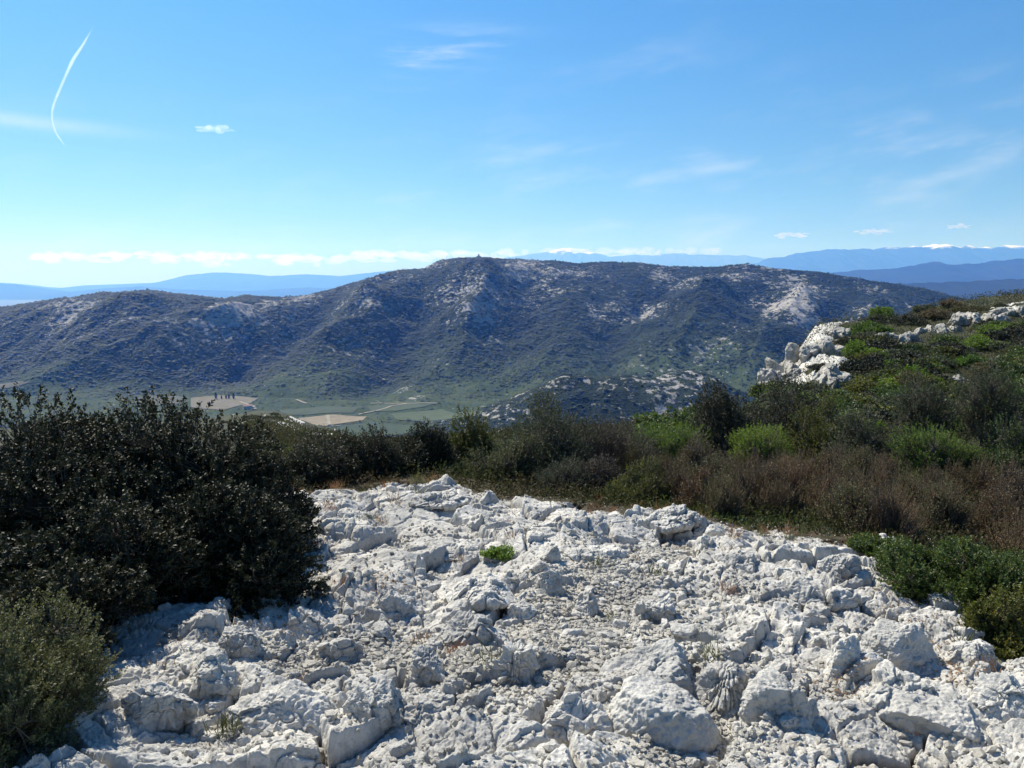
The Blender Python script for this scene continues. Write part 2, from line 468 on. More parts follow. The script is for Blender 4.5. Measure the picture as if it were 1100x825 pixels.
def boulder_at(name, px, row, w, hgt, label, cat, seed, depth=None, sink=.30, rz=None, mat=None, group=None, **kw):
    """px,row: middle of its foot in the photo; w,hgt its size there; the size in metres follows from where it stands"""
    x, y = hit(px, row)
    hw = w / 2 / FPX * y
    dp = depth if depth else hw * .8
    pro = .92 * max(.34 * hgt, (hgt - .26 * w) / .9) / FPX * y
    dz = pro * 1.3
    big = max(hw, dz)
    kw.setdefault('sub', 7 if w > 34 else 6)
    me = boulder_mesh(name, seed, (hw * 1.04, dp, dz), **kw)
    yc_ = y + dp * .6
    zt = max(gz(x, yc_), .5 * (gz(x, y) + gz(x, yc_))) 
    o = link(name, me, mat or M_rock, None, (x, yc_, zt + pro - dz * (.92 - .5 * (.3 - sink))), rz if rz is not None else rng.uniform(-.3, .3))
    return thing(o, label, cat, group)

B = [
 # name, px,row, w, h, label, seed, extras
 ('rock_slab', 185, 728, 120, 36, 'long low limestone slab with ochre stain beside the lower left olive bush', 1, dict(planes=8, rz=-.25)),
 ('rock_block', 300, 786, 122, 62, 'large rounded cracked limestone block below the long stained slab', 2, dict(planes=9, chips=.5)),
 ('rock_block', 327, 690, 56, 40, 'peaked limestone block at the right foot of the big dark bush', 3, dict(planes=7)),
 ('boulder', 362, 706, 44, 30, 'round pale boulder just right of the peaked block by the dark bush', 4, dict()),
 ('rock_block', 512, 642, 82, 30, 'flat lens shaped limestone slab below the bright green sprout', 5, dict(planes=7)),
 ('rock_block', 508, 690, 76, 46, 'pale block with dark right face in mid slope below the lens slab', 6, dict(planes=8)),
 ('rock_block', 552, 742, 50, 58, 'fluted upright limestone block with a dark grooved right side', 7, dict(planes=8, flute=.16)),
 ('rock_block', 458, 730, 52, 38, 'squat pale block with shaded foot left of the fluted block', 8, dict(planes=9)),
 ('boulder', 590, 636, 28, 24, 'grey flat faced boulder right of the lens slab', 9, dict(planes=6)),
 ('boulder', 592, 604, 20, 22, 'small pointed grey stone right of the bright green sprout', 10, dict(planes=6)),
 ('boulder', 632, 662, 32, 32, 'leaning pointed grey stone at the head of the gravel strip', 11, dict(planes=6)),
 ('rock_block', 710, 668, 58, 36, 'dark fronted limestone block above the big cracked slab', 12, dict(planes=8)),
 ('rock_slab', 706, 738, 108, 66, 'big pale cracked slab in the middle right of the slope', 13, dict(planes=7, chips=.35)),
 ('rock_block', 785, 752, 74, 56, 'fluted limestone block just right of the big cracked slab', 14, dict(planes=9, flute=.14)),
 ('rock_slab', 716, 830, 122, 86, 'huge leaning slab with blue shaded right flank at the bottom edge', 15, dict(planes=6, chips=.15)),
 ('rock_block', 610, 806, 96, 66, 'broken limestone block left of the huge leaning slab', 16, dict(planes=9)),
 ('rock_slab', 846, 776, 84, 66, 'long pale slab sloping down right of the fluted block', 17, dict(planes=8, chips=.4)),
 ('boulder', 914, 712, 54, 42, 'smooth rounded grey boulder resting free below the glossy green bush', 18, dict(planes=12, chips=.25, sink=.1)),
 ('boulder', 978, 714, 78, 54, 'larger angular grey boulder right of the smooth rounded one', 19, dict(planes=8, chips=.4, sink=.15)),
 ('rock_block', 1085, 770, 62, 50, 'grey undercut block at the right edge of the picture', 20, dict(planes=7)),
 ('rock_block', 405, 800, 66, 40, 'wedge shaped block with grey front at the bottom left of centre', 21, dict(planes=7)),
 ('rock_slab', 722, 566, 64, 26, 'white knob of limestone on the skyline of the outcrop', 22, dict(planes=9)),
 ('rock_slab', 860, 628, 150, 44, 'broad stepped limestone ledge left of the glossy green bush', 23, dict(planes=9)),
 ('boulder', 868, 776, 24, 22, 'small cube like white stone on the gravel of the lower right', 24, dict(planes=6, sink=.1)),
 ('rock_slab', 1010, 815, 150, 46, 'smooth sunlit white slab in the bottom right corner', 25, dict(planes=7, chips=.2)),
 ('rock_block', 978, 762, 96, 44, 'knobbly pale block with brown hollow below the two grey boulders', 26, dict(planes=10, rough=1.2)),
 ('rock_block', 1040, 720, 60, 34, 'pale ledge block under the yellowish part of the glossy bush', 27, dict(planes=8)),
 ('rock_slab', 450, 822, 96, 40, 'pale slab cut by the bottom edge left of the broken block', 28, dict(planes=8)),
 ('rock_block', 420, 666, 60, 30, 'low pale hump left of the dark faced mid slope block', 29, dict(planes=9)),
 ('rock_block', 250, 700, 60, 36, 'ragged limestone block in the shade edge of the big dark bush', 30, dict(planes=9)),
 ('boulder', 560, 666, 30, 22, 'low grey stone between the dark faced block and the gravel strip', 31, dict(planes=7)),
 ('boulder', 800, 612, 52, 22, 'long dark undercut stone at the left end of the stepped ledge', 32, dict(planes=7)),
 ('boulder', 640, 600, 60, 18, 'low smooth pale hump in the upper middle of the outcrop', 33, dict(planes=8)),
 ('boulder', 490, 596, 70, 20, 'smooth white hump just left of the bright green sprout', 34, dict(planes=8, rough=.7)),
 ('boulder', 760, 586, 26, 13, 'small dark rounded stone on the crest right of the white knob', 35, dict(planes=8, sink=.1)),
 ('boulder', 470, 546, 60, 18, 'low rock lip on the upper left crest of the outcrop', 36, dict(planes=8)),
 ('rock_block', 225, 752, 70, 40, 'cracked block between the long stained slab and the rounded block', 37, dict(planes=9)),
 ('rock_block', 165, 792, 70, 40, 'grey block low beside the lower left olive bush', 38, dict(planes=9)),
 ('boulder', 905, 620, 40, 22, 'dark notched stone at the right end of the stepped ledge', 39, dict(planes=7)),
 ('rock_slab', 1010, 668, 86, 22, 'flat white ledge running under the glossy green bush', 40, dict(planes=7)),
]
for (nm, px, row, w, h, lab, sd, kw) in B:
    kw = dict(kw); rz = kw.pop('rz', None); sink = kw.pop('sink', .3)
    boulder_at(nm, px, row, w, h, lab, 'boulder' if nm == 'boulder' else 'rock', sd, rz=rz, sink=sink, **kw)
boulder_at('stone', 986, 790, 12, 10, 'small rust brown stone on the pale slab at lower right', 'stone', 77, mat=M_rust, sub=5, planes=7, sink=.1)

# loose stones, one object each, sharing a dozen shapes
STONES = [boulder_mesh('stone', 500 + i, (1, rng.uniform(.7, 1.1), rng.uniform(.5, .85)), 5, int(rng.integers(6, 10)), .9) for i in range(12)]
for m_ in STONES: m_.materials.append(M_rock)
n = 0
while n < 250:
    y = float(np.exp(rng.uniform(np.log(2.7), np.log(7.8)))); s = rng.uniform(-.62, .68); x = s * y
    if float(rock_mask(np.array([x]), np.array([y]))[0]) < .9 or (s < -.25 and y > 4.3) or s < -.47: continue
    g_ = float(gravel_mask(np.array([x]), np.array([y]))[0])
    if rng.random() > .25 + .75 * g_: continue
    r = float(np.clip(rng.lognormal(np.log(.026), .40), .014, .07)) * (.8 + .07 * y)
    o = link('stone', STONES[n % 12], None, None, (x, y, gz(x, y) + r * .18), rng.uniform(0, 6.28))
    o.scale = (r, r * rng.uniform(.75, 1.1), r * rng.uniform(.7, 1.1))
    thing(o, 'small loose angular white stone lying on the limestone outcrop', 'stone', 'loose stones on the outcrop')
    n += 1

# stone chips: uncountable
def make_gravel(N=22000):
    D, F = ico(1)
    P = []
    while len(P) < N:
        y = np.exp(rng.uniform(np.log(2.5), np.log(7.6), 8000)); s = rng.uniform(-.6, .7, 8000); x = s * y
        gm = gravel_mask(x, y) * rock_mask(x, y)
        k = rng.random(8000) < .05 + .95 * gm ** 1.3
        k &= ~((s < -.47))
        P += list(np.stack([x[k], y[k]], 1))
    P = np.array(P[:N]); z = ground_h(P[:, 0], P[:, 1])
    r = np.clip(rng.lognormal(np.log(.0095), .42, N), .004, .026)
    th = rng.uniform(0, 2 * np.pi, N)
    sc3 = np.stack([r * rng.uniform(.7, 1.3, N), r * rng.uniform(.6, 1.1, N), r * rng.uniform(.45, .9, N)], 1)
    jit = 1 + .28 * rng.normal(size=(N, len(D), 1))
    V = D[None] * np.clip(jit, .5, 1.5) * sc3[:, None, :]
    c, s_ = np.cos(th)[:, None], np.sin(th)[:, None]
    X = V[..., 0] * c - V[..., 1] * s_ + P[:, 0:1]; Y = V[..., 0] * s_ + V[..., 1] * c + P[:, 1:2]
    Z = V[..., 2] + (z + sc3[:, 2] * .35)[:, None]
    FF = (F[None] + (np.arange(N) * len(D))[:, None, None]).reshape(-1, 3)
    link('gravel', mesh_from('gravel', np.stack([X, Y, Z], -1).reshape(-1, 3), FF, False), M_chips, kind='stuff')
make_gravel()

# ------------------------------------------------------------------ shrubs
def leaves(P, D, U, L, Wd, tint, fold=.25):
    """leaf blades: base P, direction D, blade normal U, length L, half width Wd (each folded along its midrib)"""
    S = np.cross(D, U); S /= np.linalg.norm(S, axis=1)[:, None] + 1e-9
    L = L[:, None]; Wd = Wd[:, None]
    mid = P + D * L * .5
    V = np.stack([P, mid + S * Wd + U * Wd * fold, P + D * L, mid - S * Wd + U * Wd * fold], 1).reshape(-1, 3)
    b = np.arange(len(P)) * 4
    F = np.concatenate([np.stack([b, b + 1, b + 2], 1), np.stack([b, b + 2, b + 3], 1)])
    return V, F, np.repeat(tint, 4)


def tubes(A, Bm, C, r0, r1):
    """thin three sided twigs through three points"""
    V = []; n_ = len(A)
    d = unit(C - A); e1 = unit(np.cross(d, np.tile([.31, .2, .93], (n_, 1)))); e2 = np.cross(d, e1)
    for P, r in ((A, r0), (Bm, (r0 + r1) / 2), (C, r1)):
        for k in range(3):
            a = 2 * np.pi * k / 3
            V.append(P + (e1 * math.cos(a) + e2 * math.sin(a)) * r[:, None])
    V = np.stack(V, 1).reshape(-1, 3)
    F = []
    b = np.arange(n_) * 9
    for q in (0, 3):
        for k in range(3):
            F.append(np.stack([b + q + k, b + q + (k + 1) % 3, b + q + 3 + (k + 1) % 3, b + q + 3 + k], 1))
    return V, np.concatenate(F)

def shrub_meshes(seed, rx, ry, h, n_twig=900, per=22, leaf=.022, lw=.32, twig_len=.16, upright=.35, shell=.75,
                 lump=.28, clusters=14, stem_r=.004, bare=.0):
    """dome of lumps; twigs end near the skin of the lumps, leaves sit along the twigs"""
    g = np.random.default_rng(seed)
    # lumps that make the outline uneven
    cl = g.normal(size=(clusters, 3)); cl = unit(cl) * (g.random((clusters, 1)) ** .4) * .72
    cl[:, 2] = np.abs(cl[:, 2]) * .95
    cr = g.uniform(.26, .48, clusters)
    k = g.integers(0, clusters, n_twig)
    d = unit(g.normal(size=(n_twig, 3)))
    d[:, 2] = np.where(d[:, 2] < -.3, -d[:, 2], d[:, 2])
    rad = shell + (1 - shell) * g.random(n_twig)
    rad = np.where(g.random(n_twig) < .12, rad * (1 + lump * g.random(n_twig)), rad)
    T = cl[k] + d * (cr[k] * rad)[:, None]
    T[:, 2] = np.where(T[:, 2] < .02, g.random(n_twig) * .22, T[:, 2])
    sc3 = np.array([rx, ry, h * .98])
    T = T * sc3
    out = unit(T / sc3 * np.array([1, 1, .7]) + 1e-4)
    td = unit(out + d * .5 + g.normal(size=(n_twig, 3)) * .35 + np.array([0, 0, upright * 1.6]))
    tl = twig_len * g.uniform(.6, 1.5, n_twig)
    A = T - td * tl[:, None]
    A[:, 2] = np.maximum(A[:, 2], .01)
    # leaves
    t = g.random((n_twig, per)) ** .8
    P = A[:, None] + (T - A)[:, None] * t[..., None]
    P = P.reshape(-1, 3) + g.normal(size=(n_twig * per, 3)) * leaf * .25
    tdl = np.repeat(td, per, 0)
    az = g.random(len(P)) * 2 * np.pi
    e1 = unit(np.cross(tdl, np.tile([.12, .33, .93], (len(P), 1)))); e2 = np.cross(tdl, e1)
    side = e1 * np.cos(az)[:, None] + e2 * np.sin(az)[:, None]
    LD = unit(side * .85 + tdl * .75 + g.normal(size=P.shape) * .25)
    LU = unit(tdl - LD * np.sum(tdl * LD, 1)[:, None] + g.normal(size=P.shape) * .35)
    L = leaf * g.uniform(.65, 1.25, len(P))
    keep = g.random(len(P)) > bare
    V, F, tint = leaves(P[keep], LD[keep], LU[keep], L[keep], (L * lw * .9)[keep], (np.clip(np.repeat(g.normal(.45, .14, n_twig), per) + g.normal(0, .18, len(P)), 0, 1))[keep])
    fm = mesh_from('foliage', V, F, False, {'tint': tint})
    # branches: trunk fork to lump centres, limbs to twigs, twigs
    ns = clusters
    base = np.stack([g.normal(size=ns) * rx * .10, g.normal(size=ns) * ry * .10, np.full(ns, -.05)], 1)
    cc = cl * sc3; mid = (base + cc) / 2 + g.normal(size=(ns, 3)) * .08 * rx + np.array([0, 0, .04 * h])
    v1, f1 = tubes(base, mid, cc, np.full(ns, stem_r * 3.2), np.full(ns, stem_r * 1.6))
    sub = g.random(n_twig) < .55
    A2 = cc[k][sub]; C2 = A[sub]
    v2, f2 = tubes(A2, (A2 + C2) / 2 + g.normal(size=A2.shape) * .03 * rx, C2, np.full(len(A2), stem_r * 1.1), np.full(len(A2), stem_r * .6))
    v3, f3 = tubes(A, (A + T) / 2 + g.normal(size=A.shape) * tl[:, None] * .05, T + td * leaf * .3, np.full(n_twig, stem_r * .6), np.full(n_twig, stem_r * .22))
    V = np.concatenate([v1, v2, v3]); F = np.concatenate([f1, f2 + len(v1), f3 + len(v1) + len(v2)])
    bm_ = mesh_from('branches', V, F, True)
    return fm, bm_

def shrub(name, seed, px, Y, rx, ry, top, mat, label, cat='shrub', bark=None, group=None, hmin=.2, dz=0., **kw):
    x = Y * float(sx(px, 480)); z = gz(x, Y)
    h = max((float(kz(top)) * Y - z) * (1.13 if Y > 6 else 1.), hmin)
    fm, bm_ = shrub_meshes(seed, rx, ry, h, **kw)
    fm.materials.append(mat); bm_.materials.append(bark or M_bark)
    e = thing(link(name, None, None, None, (x, Y, z - .02 + dz)), label, cat, group)
    link('foliage', fm, parent=e); link('branches', bm_, parent=e)
    return e

KO = dict(n_twig=2300, per=32, leaf=.0225, lw=.34, twig_len=.12, stem_r=.0035, clusters=24, upright=.15, lump=.12)
def ko(**k): return {**KO, **k}
# the big dark evergreen mass on the left
shrub('evergreen_shrub', 1, 45, 5.3, 1.45, 1.0, 418, M_kermes, 'tallest dark kermes oak at the left edge of the picture', **ko(n_twig=4600, clusters=34))
shrub('evergreen_shrub', 2, 175, 5.35, 1.0, .95, 414, M_kermes, 'dark kermes oak with a pointed tuft standing above the big left mass', **ko(n_twig=3800, clusters=30))
shrub('evergreen_shrub', 3, 268, 5.6, .62, .7, 444, M_kermes, 'dark kermes oak at the right end of the big left mass', **ko(n_twig=2400))
shrub('evergreen_shrub', 4, 232, 4.55, .72, .6, 500, M_kermes, 'low dark kermes oak in front of the right part of the left mass', **ko(n_twig=2600))
shrub('evergreen_shrub', 5, 85, 4.15, .80, .6, 520, M_kermes, 'low dark kermes oak in deep shade behind the lower left olive bush', **ko(n_twig=2800))
shrub('evergreen_shrub', 6, -190, 5.0, 1.0, .9, 440, M_kermes, 'dark kermes oak cut by the left edge of the picture', **ko(n_twig=1500))
shrub('evergreen_shrub', 7, 62, 3.65, .50, .42, 590, M_kermes, 'dark kermes oak right behind the bottom left olive bush', **ko(n_twig=1500))
OL = dict(n_twig=1700, per=30, leaf=.013, lw=.26, twig_len=.10, stem_r=.002, upright=.7, clusters=16)
shrub('olive_bush', 11, 26, 3.0, .46, .38, 632, M_olive, 'small leaved olive green bush in the bottom left corner', **OL)
shrub('olive_bush', 12, -45, 2.72, .40, .32, 620, M_olive, 'olive green bush cut by the bottom left edge', **OL)
# glossy bush on the right
GB = dict(n_twig=1500, per=26, leaf=.015, lw=.34, twig_len=.10, stem_r=.0022, upright=.6, clusters=16)
shrub('glossy_bush', 21, 1000, 4.95, .44, .38, 572, M_box, 'low glossy green bush reaching over the ledge above the grey boulders', **GB)
shrub('glossy_bush', 22, 1080, 4.75, .50, .44, 566, M_box, 'dense glossy dark green bush at the right edge of the picture', **GB)
shrub('glossy_bush', 23, 1105, 4.1, .36, .30, 618, M_gold, 'yellow tinged glossy bush at the right edge above the undercut block', **GB)
shrub('glossy_bush', 24, 952, 5.45, .34, .30, 584, M_box, 'small outlying glossy green clump at the tip of the right bush', hmin=.16, **{**GB, 'n_twig': 700, 'clusters': 9})
# bushes along the far edge of the outcrop
MB_ = dict(n_twig=1300, per=20, leaf=.024, lw=.32, twig_len=.18, stem_r=.0035, clusters=18, upright=.5)
def mb(**k): return {**MB_, **k}
SHR = [
 ('evergreen_shrub', 318, 8.2, .42, .4, 477, M_kermes, 'dark twiggy shrub just behind the right end of the big left mass', mb()),
 ('evergreen_shrub', 362, 8.6, .50, .5, 456, M_kermes, 'dark grey shrub left of the two on the upper left crest', mb(bare=.3)),
 ('evergreen_shrub', 418, 8.9, .55, .5, 445, M_kermes, 'domed dark shrub standing behind the upper left crest', mb(bare=.25)),
 ('evergreen_shrub', 462, 9.3, .42, .4, 452, M_kermes, 'dark shrub between the domed crest shrub and the olive one', mb(bare=.2)),
 ('leafy_shrub', 505, 10.2, .50, .5, 442, M_gold, 'yellowish olive shrub left of the large grey green dome', mb()),
 ('leafy_shrub', 545, 8.9, .55, .5, 460, M_olive, 'olive green shrub at the foot of the large grey green dome', mb(leaf=.018)),
 ('leafy_shrub', 588, 9.6, .85, .8, 414, M_grey, 'large grey green domed shrub in the middle of the crest belt', mb(n_twig=2200, leaf=.02)),
 ('leafy_shrub', 605, 8.3, .42, .4, 489, M_grey, 'low silvery grey shrub on the crest below the large dome', mb(leaf=.014, lw=.2)),
 ('leafy_shrub', 495, 8.9, .30, .3, 491, M_olive, 'low olive tuft on the crest right of the dark shrubs', mb(n_twig=700, leaf=.015)),
 ('bare_shrub', 655, 10., .75, .7, 432, M_dead, 'bare purple brown shrub right of the large grey green dome', mb(bare=.72, upright=.9, n_twig=2600, twig_len=.3)),
 ('bare_shrub', 640, 8.4, .40, .4, 483, M_dead, 'dead brown low shrub in front of the bare purple one', mb(bare=.6, n_twig=1500, twig_len=.22)),
 ('leafy_shrub', 690, 7.75, .45, .4, 491, M_gold, 'low yellow green shrub on the crest left of the white knob', mb(leaf=.016)),
 ('leafy_shrub', 745, 8.9, .45, .4, 468, M_rusty, 'rusty orange brown shrub behind the white knob', mb(leaf=.014, bare=.3)),
 ('cushion_shrub', 712, 12.5, 1.1, .7, 446, M_bright, 'bright green cushion between the bare shrub and the dark oaks', mb(leaf=.02)),
 ('evergreen_shrub', 783, 14., 1.0, .9, 398, M_kermes, 'tall dark oak standing left of its twin below the far cliff', mb(leaf=.03, n_twig=1900)),
 ('evergreen_shrub', 848, 15., .90, .9, 401, M_kermes, 'dark oak right of its twin below the far cliff', mb(leaf=.03, n_twig=1700)),
 ('cushion_shrub', 812, 12.6, .85, .6, 452, M_bright, 'low bright green cushion below the twin dark oaks', mb(leaf=.02)),
 ('leafy_shrub', 884, 13.5, .70, .6, 424, M_gold, 'yellowish green shrub right of the twin dark oaks', mb()),
 ('leafy_shrub', 930, 12.2, .75, .6, 434, M_grey, 'grey green shrub left of the bright green cushions', mb()),
 ('leafy_shrub', 985, 15., .95, .9, 401, M_grey, 'wide grey green shrub above the large bright cushion', mb(n_twig=1800)),
 ('evergreen_shrub', 1060, 15., 1.05, .9, 391, M_grey, 'tall dull green shrub near the right edge above the cushions', mb(n_twig=1900)),
 ('cushion_shrub', 1008, 11.4, .75, .5, 444, M_bright, 'large spreading bright green cushion above the dry heath', mb(n_twig=2000, leaf=.018)),
 ('cushion_shrub', 1085, 11.0, .60, .5, 448, M_box, 'deep green cushion at the right edge above the dry heath', mb(leaf=.02)),
 ('evergreen_shrub', 1130, 13., .9, .8, 411, M_kermes, 'dark shrub cut by the right edge behind the cushions', mb()),
 ('leafy_shrub', 1095, 7.6, .45, .4, 491, M_rusty, 'rusty brown shrub at the right edge above the glossy bush', mb(leaf=.013, bare=.3)),
]
for i, (nm, px, Y, rx, ry, top, m_, lab, kw) in enumerate(SHR):
    shrub(nm, 40 + i, px, Y, rx, ry, top, m_, lab, **kw)

# dry heath: many upright thin twigs, each plant a thing
def heath_meshes(seed, r, h):
    return shrub_meshes(seed, r, r, h, n_twig=620, per=20, leaf=.015, lw=.26, twig_len=.24, upright=1.1, shell=.35, clusters=11, stem_r=.0042, bare=.35)
HV = [heath_meshes(900 + i, .38, .60) for i in range(5)]
for i, (fm, bm_) in enumerate(HV):
    fm.materials.append((M_heath, M_rusty, M_dead, M_heath, M_olive)[i]); bm_.materials.append(M_drytwig)
n = 0
while n < 80:
    px = rng.uniform(655, 1190); Y = rng.uniform(6.3, 11.2); s = float(sx(px, 500)); x = s * Y
    yc = float(np.interp(s, sx(CREST_C, 560), CREST_Y))
    if Y < yc + .3 or (px < 720 and Y < 9.4) or (px > 960 and Y > 9.6): continue
    if px > 1000 and Y < 6.0: continue
    v = int(rng.choice(5, p=[.22, .07, .12, .21, .38])); k = rng.uniform(.75, 1.2)
    e = thing(link('heath', None, None, None, (x, Y, gz(x, Y) - .02), rng.uniform(0, 6.28)),
              'dry brown twiggy heath plant in the belt behind the limestone outcrop', 'heath', 'dry heath plants behind the outcrop')
    e.scale = (k, k, k * rng.uniform(.85, 1.15))
    link('foliage', HV[v][0], parent=e); link('branches', HV[v][1], parent=e)
    n += 1

# shrubs of the slope on the right, smaller with distance
far_kw = dict(n_twig=620, per=16, leaf=.070, lw=.36, twig_len=.3, stem_r=.008, clusters=20, upright=.3)
FV = {}
for key, m_ in (('dark', M_kermes), ('green', M_box), ('grey', M_grey), ('gold', M_gold), ('bright', M_bright), ('brown', M_heath)):
    FV[key] = []
    for i in range(3):
        fm, bm_ = shrub_meshes(1300 + i + 10 * len(FV), 1., 1., .8, **far_kw)
        fm.materials.append(m_); bm_.materials.append(M_bark); FV[key].append((fm, bm_))
def far_shrub(x, y, r, hk, key, label, group):
    fm, bm_ = FV[key][int(rng.integers(0, 3))]
    e = thing(link('hillside_shrub', None, None, None, (x, y, gz(x, y) - .05), rng.uniform(0, 6.28)), label, 'shrub', group)
    e.scale = (r, r, r * hk)
    link('foliage', fm, parent=e); link('branches', bm_, parent=e)

OUTC = [ # px,row (foot), w, h, label
 (838, 414, 44, 26, 'lowest white cliff block of the right hill at its left foot'),
 (892, 416, 50, 34, 'pale grey cliff face below the dark oaks on the right hill'),
 (858, 398, 42, 26, 'lower white shelf of the stepped cliff on the right hill'),
 (880, 380, 46, 26, 'middle white shelf of the stepped cliff on the right hill'),
 (898, 362, 40, 20, 'upper white shelf of the stepped cliff on the right hill'),
 (966, 368, 40, 18, 'white outcrop right of the dark oak clump on the right hill'),
 (1012, 358, 56, 16, 'long white rock band below the brow of the right hill'),
 (1056, 347, 56, 16, 'white rock band on the brow of the right hill'),
 (1096, 339, 34, 14, 'white rock tip at the right edge on the brow of the hill'),
 (1040, 412, 34, 12, 'small white outcrop low on the right hill'),
 (1078, 398, 34, 11, 'flat white outcrop near the right edge of the hill'),
 (1043, 376, 16, 8, 'tiny white rock in the scrub of the right hill'),
]
occ = []
def outcrop_mesh(seed, hw, dp, hh):
    g = np.random.default_rng(seed); Vs = []; Fs = []; off = 0; n_ = int(np.clip(hw / hh * 4, 6, 13))
    for k in range(n_):
        t = (k + .5) / n_ * 2 - 1
        e = 1 - .45 * abs(t)
        me = boulder_mesh('tmp', seed * 20 + k, (hw * g.uniform(1.5, 2.6) / n_, dp * g.uniform(.35, .7) * e, hh * g.uniform(.55, 1.05) * e), 6, 8, 1.15)
        V = np.empty(len(me.vertices) * 3, np.float32); me.vertices.foreach_get('co', V); V = V.reshape(-1, 3)
        a = g.uniform(-.5, .5); c, s_ = math.cos(a), math.sin(a); ln = g.uniform(-.25, .25)
        V = np.stack([V[:, 0] * c - V[:, 1] * s_ + V[:, 2] * ln, V[:, 0] * s_ + V[:, 1] * c, V[:, 2]], 1) + [t * hw * .9, g.normal() * dp * .3, g.uniform(-.25, .1) * hh]
        Vs.append(V); Fs.append(ico(6)[1] + off); off += len(V); bpy.data.meshes.remove(me)
    return mesh_from('rock_outcrop', np.concatenate(Vs), np.concatenate(Fs), True)
for i, (px, row, w, h, lab) in enumerate(OUTC):
    x, y = hit(px, row, 20., 130.)
    hw = w / 2 / FPX * y; hh = h / FPX * y
    o = link('rock_outcrop', outcrop_mesh(300 + i, hw * 1.15, max(hw * .8, hh * 1.4), hh * .85), M_outcrop, None, (x, y + hw * .3, gz(x, y + hw * .2)))
    thing(o, lab, 'outcrop'); occ.append((px, row, w, h))

def free(px, row, m=0):
    return all(not (abs(px - a) < w * .5 + m and row - m < b + 4 and row > b - h - m) for a, b, w, h in occ)
# clumps the photograph shows plainly
for (px, row, r, hk, key, lab) in [
 (930, 402, 2.4, 1.0, 'dark', 'dark oak at the foot of the clump right of the cliff'),
 (950, 380, 2.2, 1.0, 'dark', 'dark oak in the middle of the clump right of the cliff'),
 (925, 374, 1.8, 1.1, 'dark', 'dark oak touching the upper shelf of the cliff'),
 (985, 396, 1.9, .9, 'dark', 'dark oak right of the clump on the right hill'),
 (1085, 366, 2.2, 1.0, 'dark', 'dark oak near the right edge below the rock band'),
 (1062, 352, 1.5, 1.0, 'dark', 'dark oak in front of the rock band on the brow'),
 (975, 348, 1.9, .9, 'dark', 'round dark oak on the brow left of the rock band'),
 (1040, 336, 2.4, .6, 'brown', 'brown scrub mound on the brow of the right hill'),
 (1005, 341, 2.2, .6, 'brown', 'brown scrub mound left of the highest brow'),
 (1010, 384, 2.0, .7, 'gold', 'yellow green shrub in the middle of the right hill'),
 (960, 420, 1.6, .7, 'bright', 'bright green shrub below the dark oak clump'),
 (866, 374, .9, .8, 'dark', 'dark shrub growing in the stepped cliff near its top'),
 (848, 394, 1.0, .7, 'gold', 'yellow green shrub on the lower ledge of the stepped cliff'),
 (880, 398, 1.1, .7, 'dark', 'dark shrub on the ledge beside the pale grey cliff face'),
 (908, 372, 1.3, 1.0, 'dark', 'dark shrub hiding the right end of the stepped cliff'),
 (836, 404, .8, .7, 'dark', 'small dark shrub low on the stepped cliff'),
 (1075, 330, .9, 1.1, 'dark', 'single dark bush on the skyline of the right hill')]:
    x, y = hit(px, row, 20., 140.); far_shrub(x, y, r, hk, key, lab, 'oaks and mounds on the right hill')
n = 0; tries = 0
while n < 300 and tries < 12000:
    tries += 1
    px = rng.uniform(640, 1180) if rng.random() < .3 else rng.uniform(815, 1150); row = rng.uniform(328, 470)
    if not free(px, row, 5): continue
    x, y = hit(px, row, 16., 150.)
    if y > 140 or y < 16: continue
    if abs(gz(x, y) / y - float(kz(row))) > .02: continue
    key = str(rng.choice(['dark', 'green', 'grey', 'gold', 'brown', 'bright'], p=[.24, .26, .18, .15, .06, .11]))
    nm = {'dark': 'dark evergreen', 'green': 'mid green', 'grey': 'grey green', 'gold': 'yellow green', 'brown': 'brown', 'bright': 'bright green'}[key]
    far_shrub(x, y, rng.uniform(.6, 1.5) * (.75 + y / 95), rng.uniform(.6, 1.0), key, f'{nm} shrub on the scrubby slope of the right hill', f'{nm} shrubs on the right hill')
    n += 1
# rocky knoll beyond the left mass: a few shrubs
for k in range(10):
    px = rng.uniform(230, 375); y = rng.uniform(120, 215); x = y * float(sx(px, 450))
    far_shrub(x, y, rng.uniform(1.2, 2.4), .7, 'dark', 'dark shrub on the rocky knoll beyond the big left mass', 'shrubs on the knoll')

# low undergrowth between the shrubs
def make_undergrowth(N=270000):
    y = np.exp(rng.uniform(np.log(3.8), np.log(115), N * 3)); s = rng.uniform(-.35, .78, N * 3); x = s * y
    yc = np.interp(s, sx(CREST_C, 560), CREST_Y)
    k = (y > yc + .12) & ((fbm2(x * .16, y * .16, 3, 95) > -.34) | (y < 12))
    x, y = x[k][:N], y[k][:N]; n_ = len(x)
    z = ground_h(x, y)
    size = .014 + .0011 * y
    P = np.stack([x, y, z + rng.random(n_) ** 1.5 * (.10 + .006 * y) * (.35 + .65 * sstep(.1, .8, y - np.interp(x / y, sx(CREST_C, 560), CREST_Y)))], 1)
    D = unit(rng.normal(size=(n_, 3)) + [0, 0, .8]); U = unit(rng.normal(size=(n_, 3)) + [0, 0, .6]); U = unit(U - D * np.sum(U * D, 1)[:, None])
    patch = np.clip(fbm2(x * .3, y * .3, 3, 97) * .9 + .45 + rng.normal(0, .15, n_), 0, 1)
    V, F, t = leaves(P, D, U, size * rng.uniform(1.2, 2.6, n_), size * rng.uniform(.3, .55, n_), patch)
    m_ = leaf_mat('undergrowth_leaf', (.058, .046, .026), (.042, .055, .02), (.065, .088, .026), .25, .65, .12)
    link('undergrowth', mesh_from('undergrowth', V, F, False, {'tint': t}), m_, kind='stuff')
make_undergrowth()

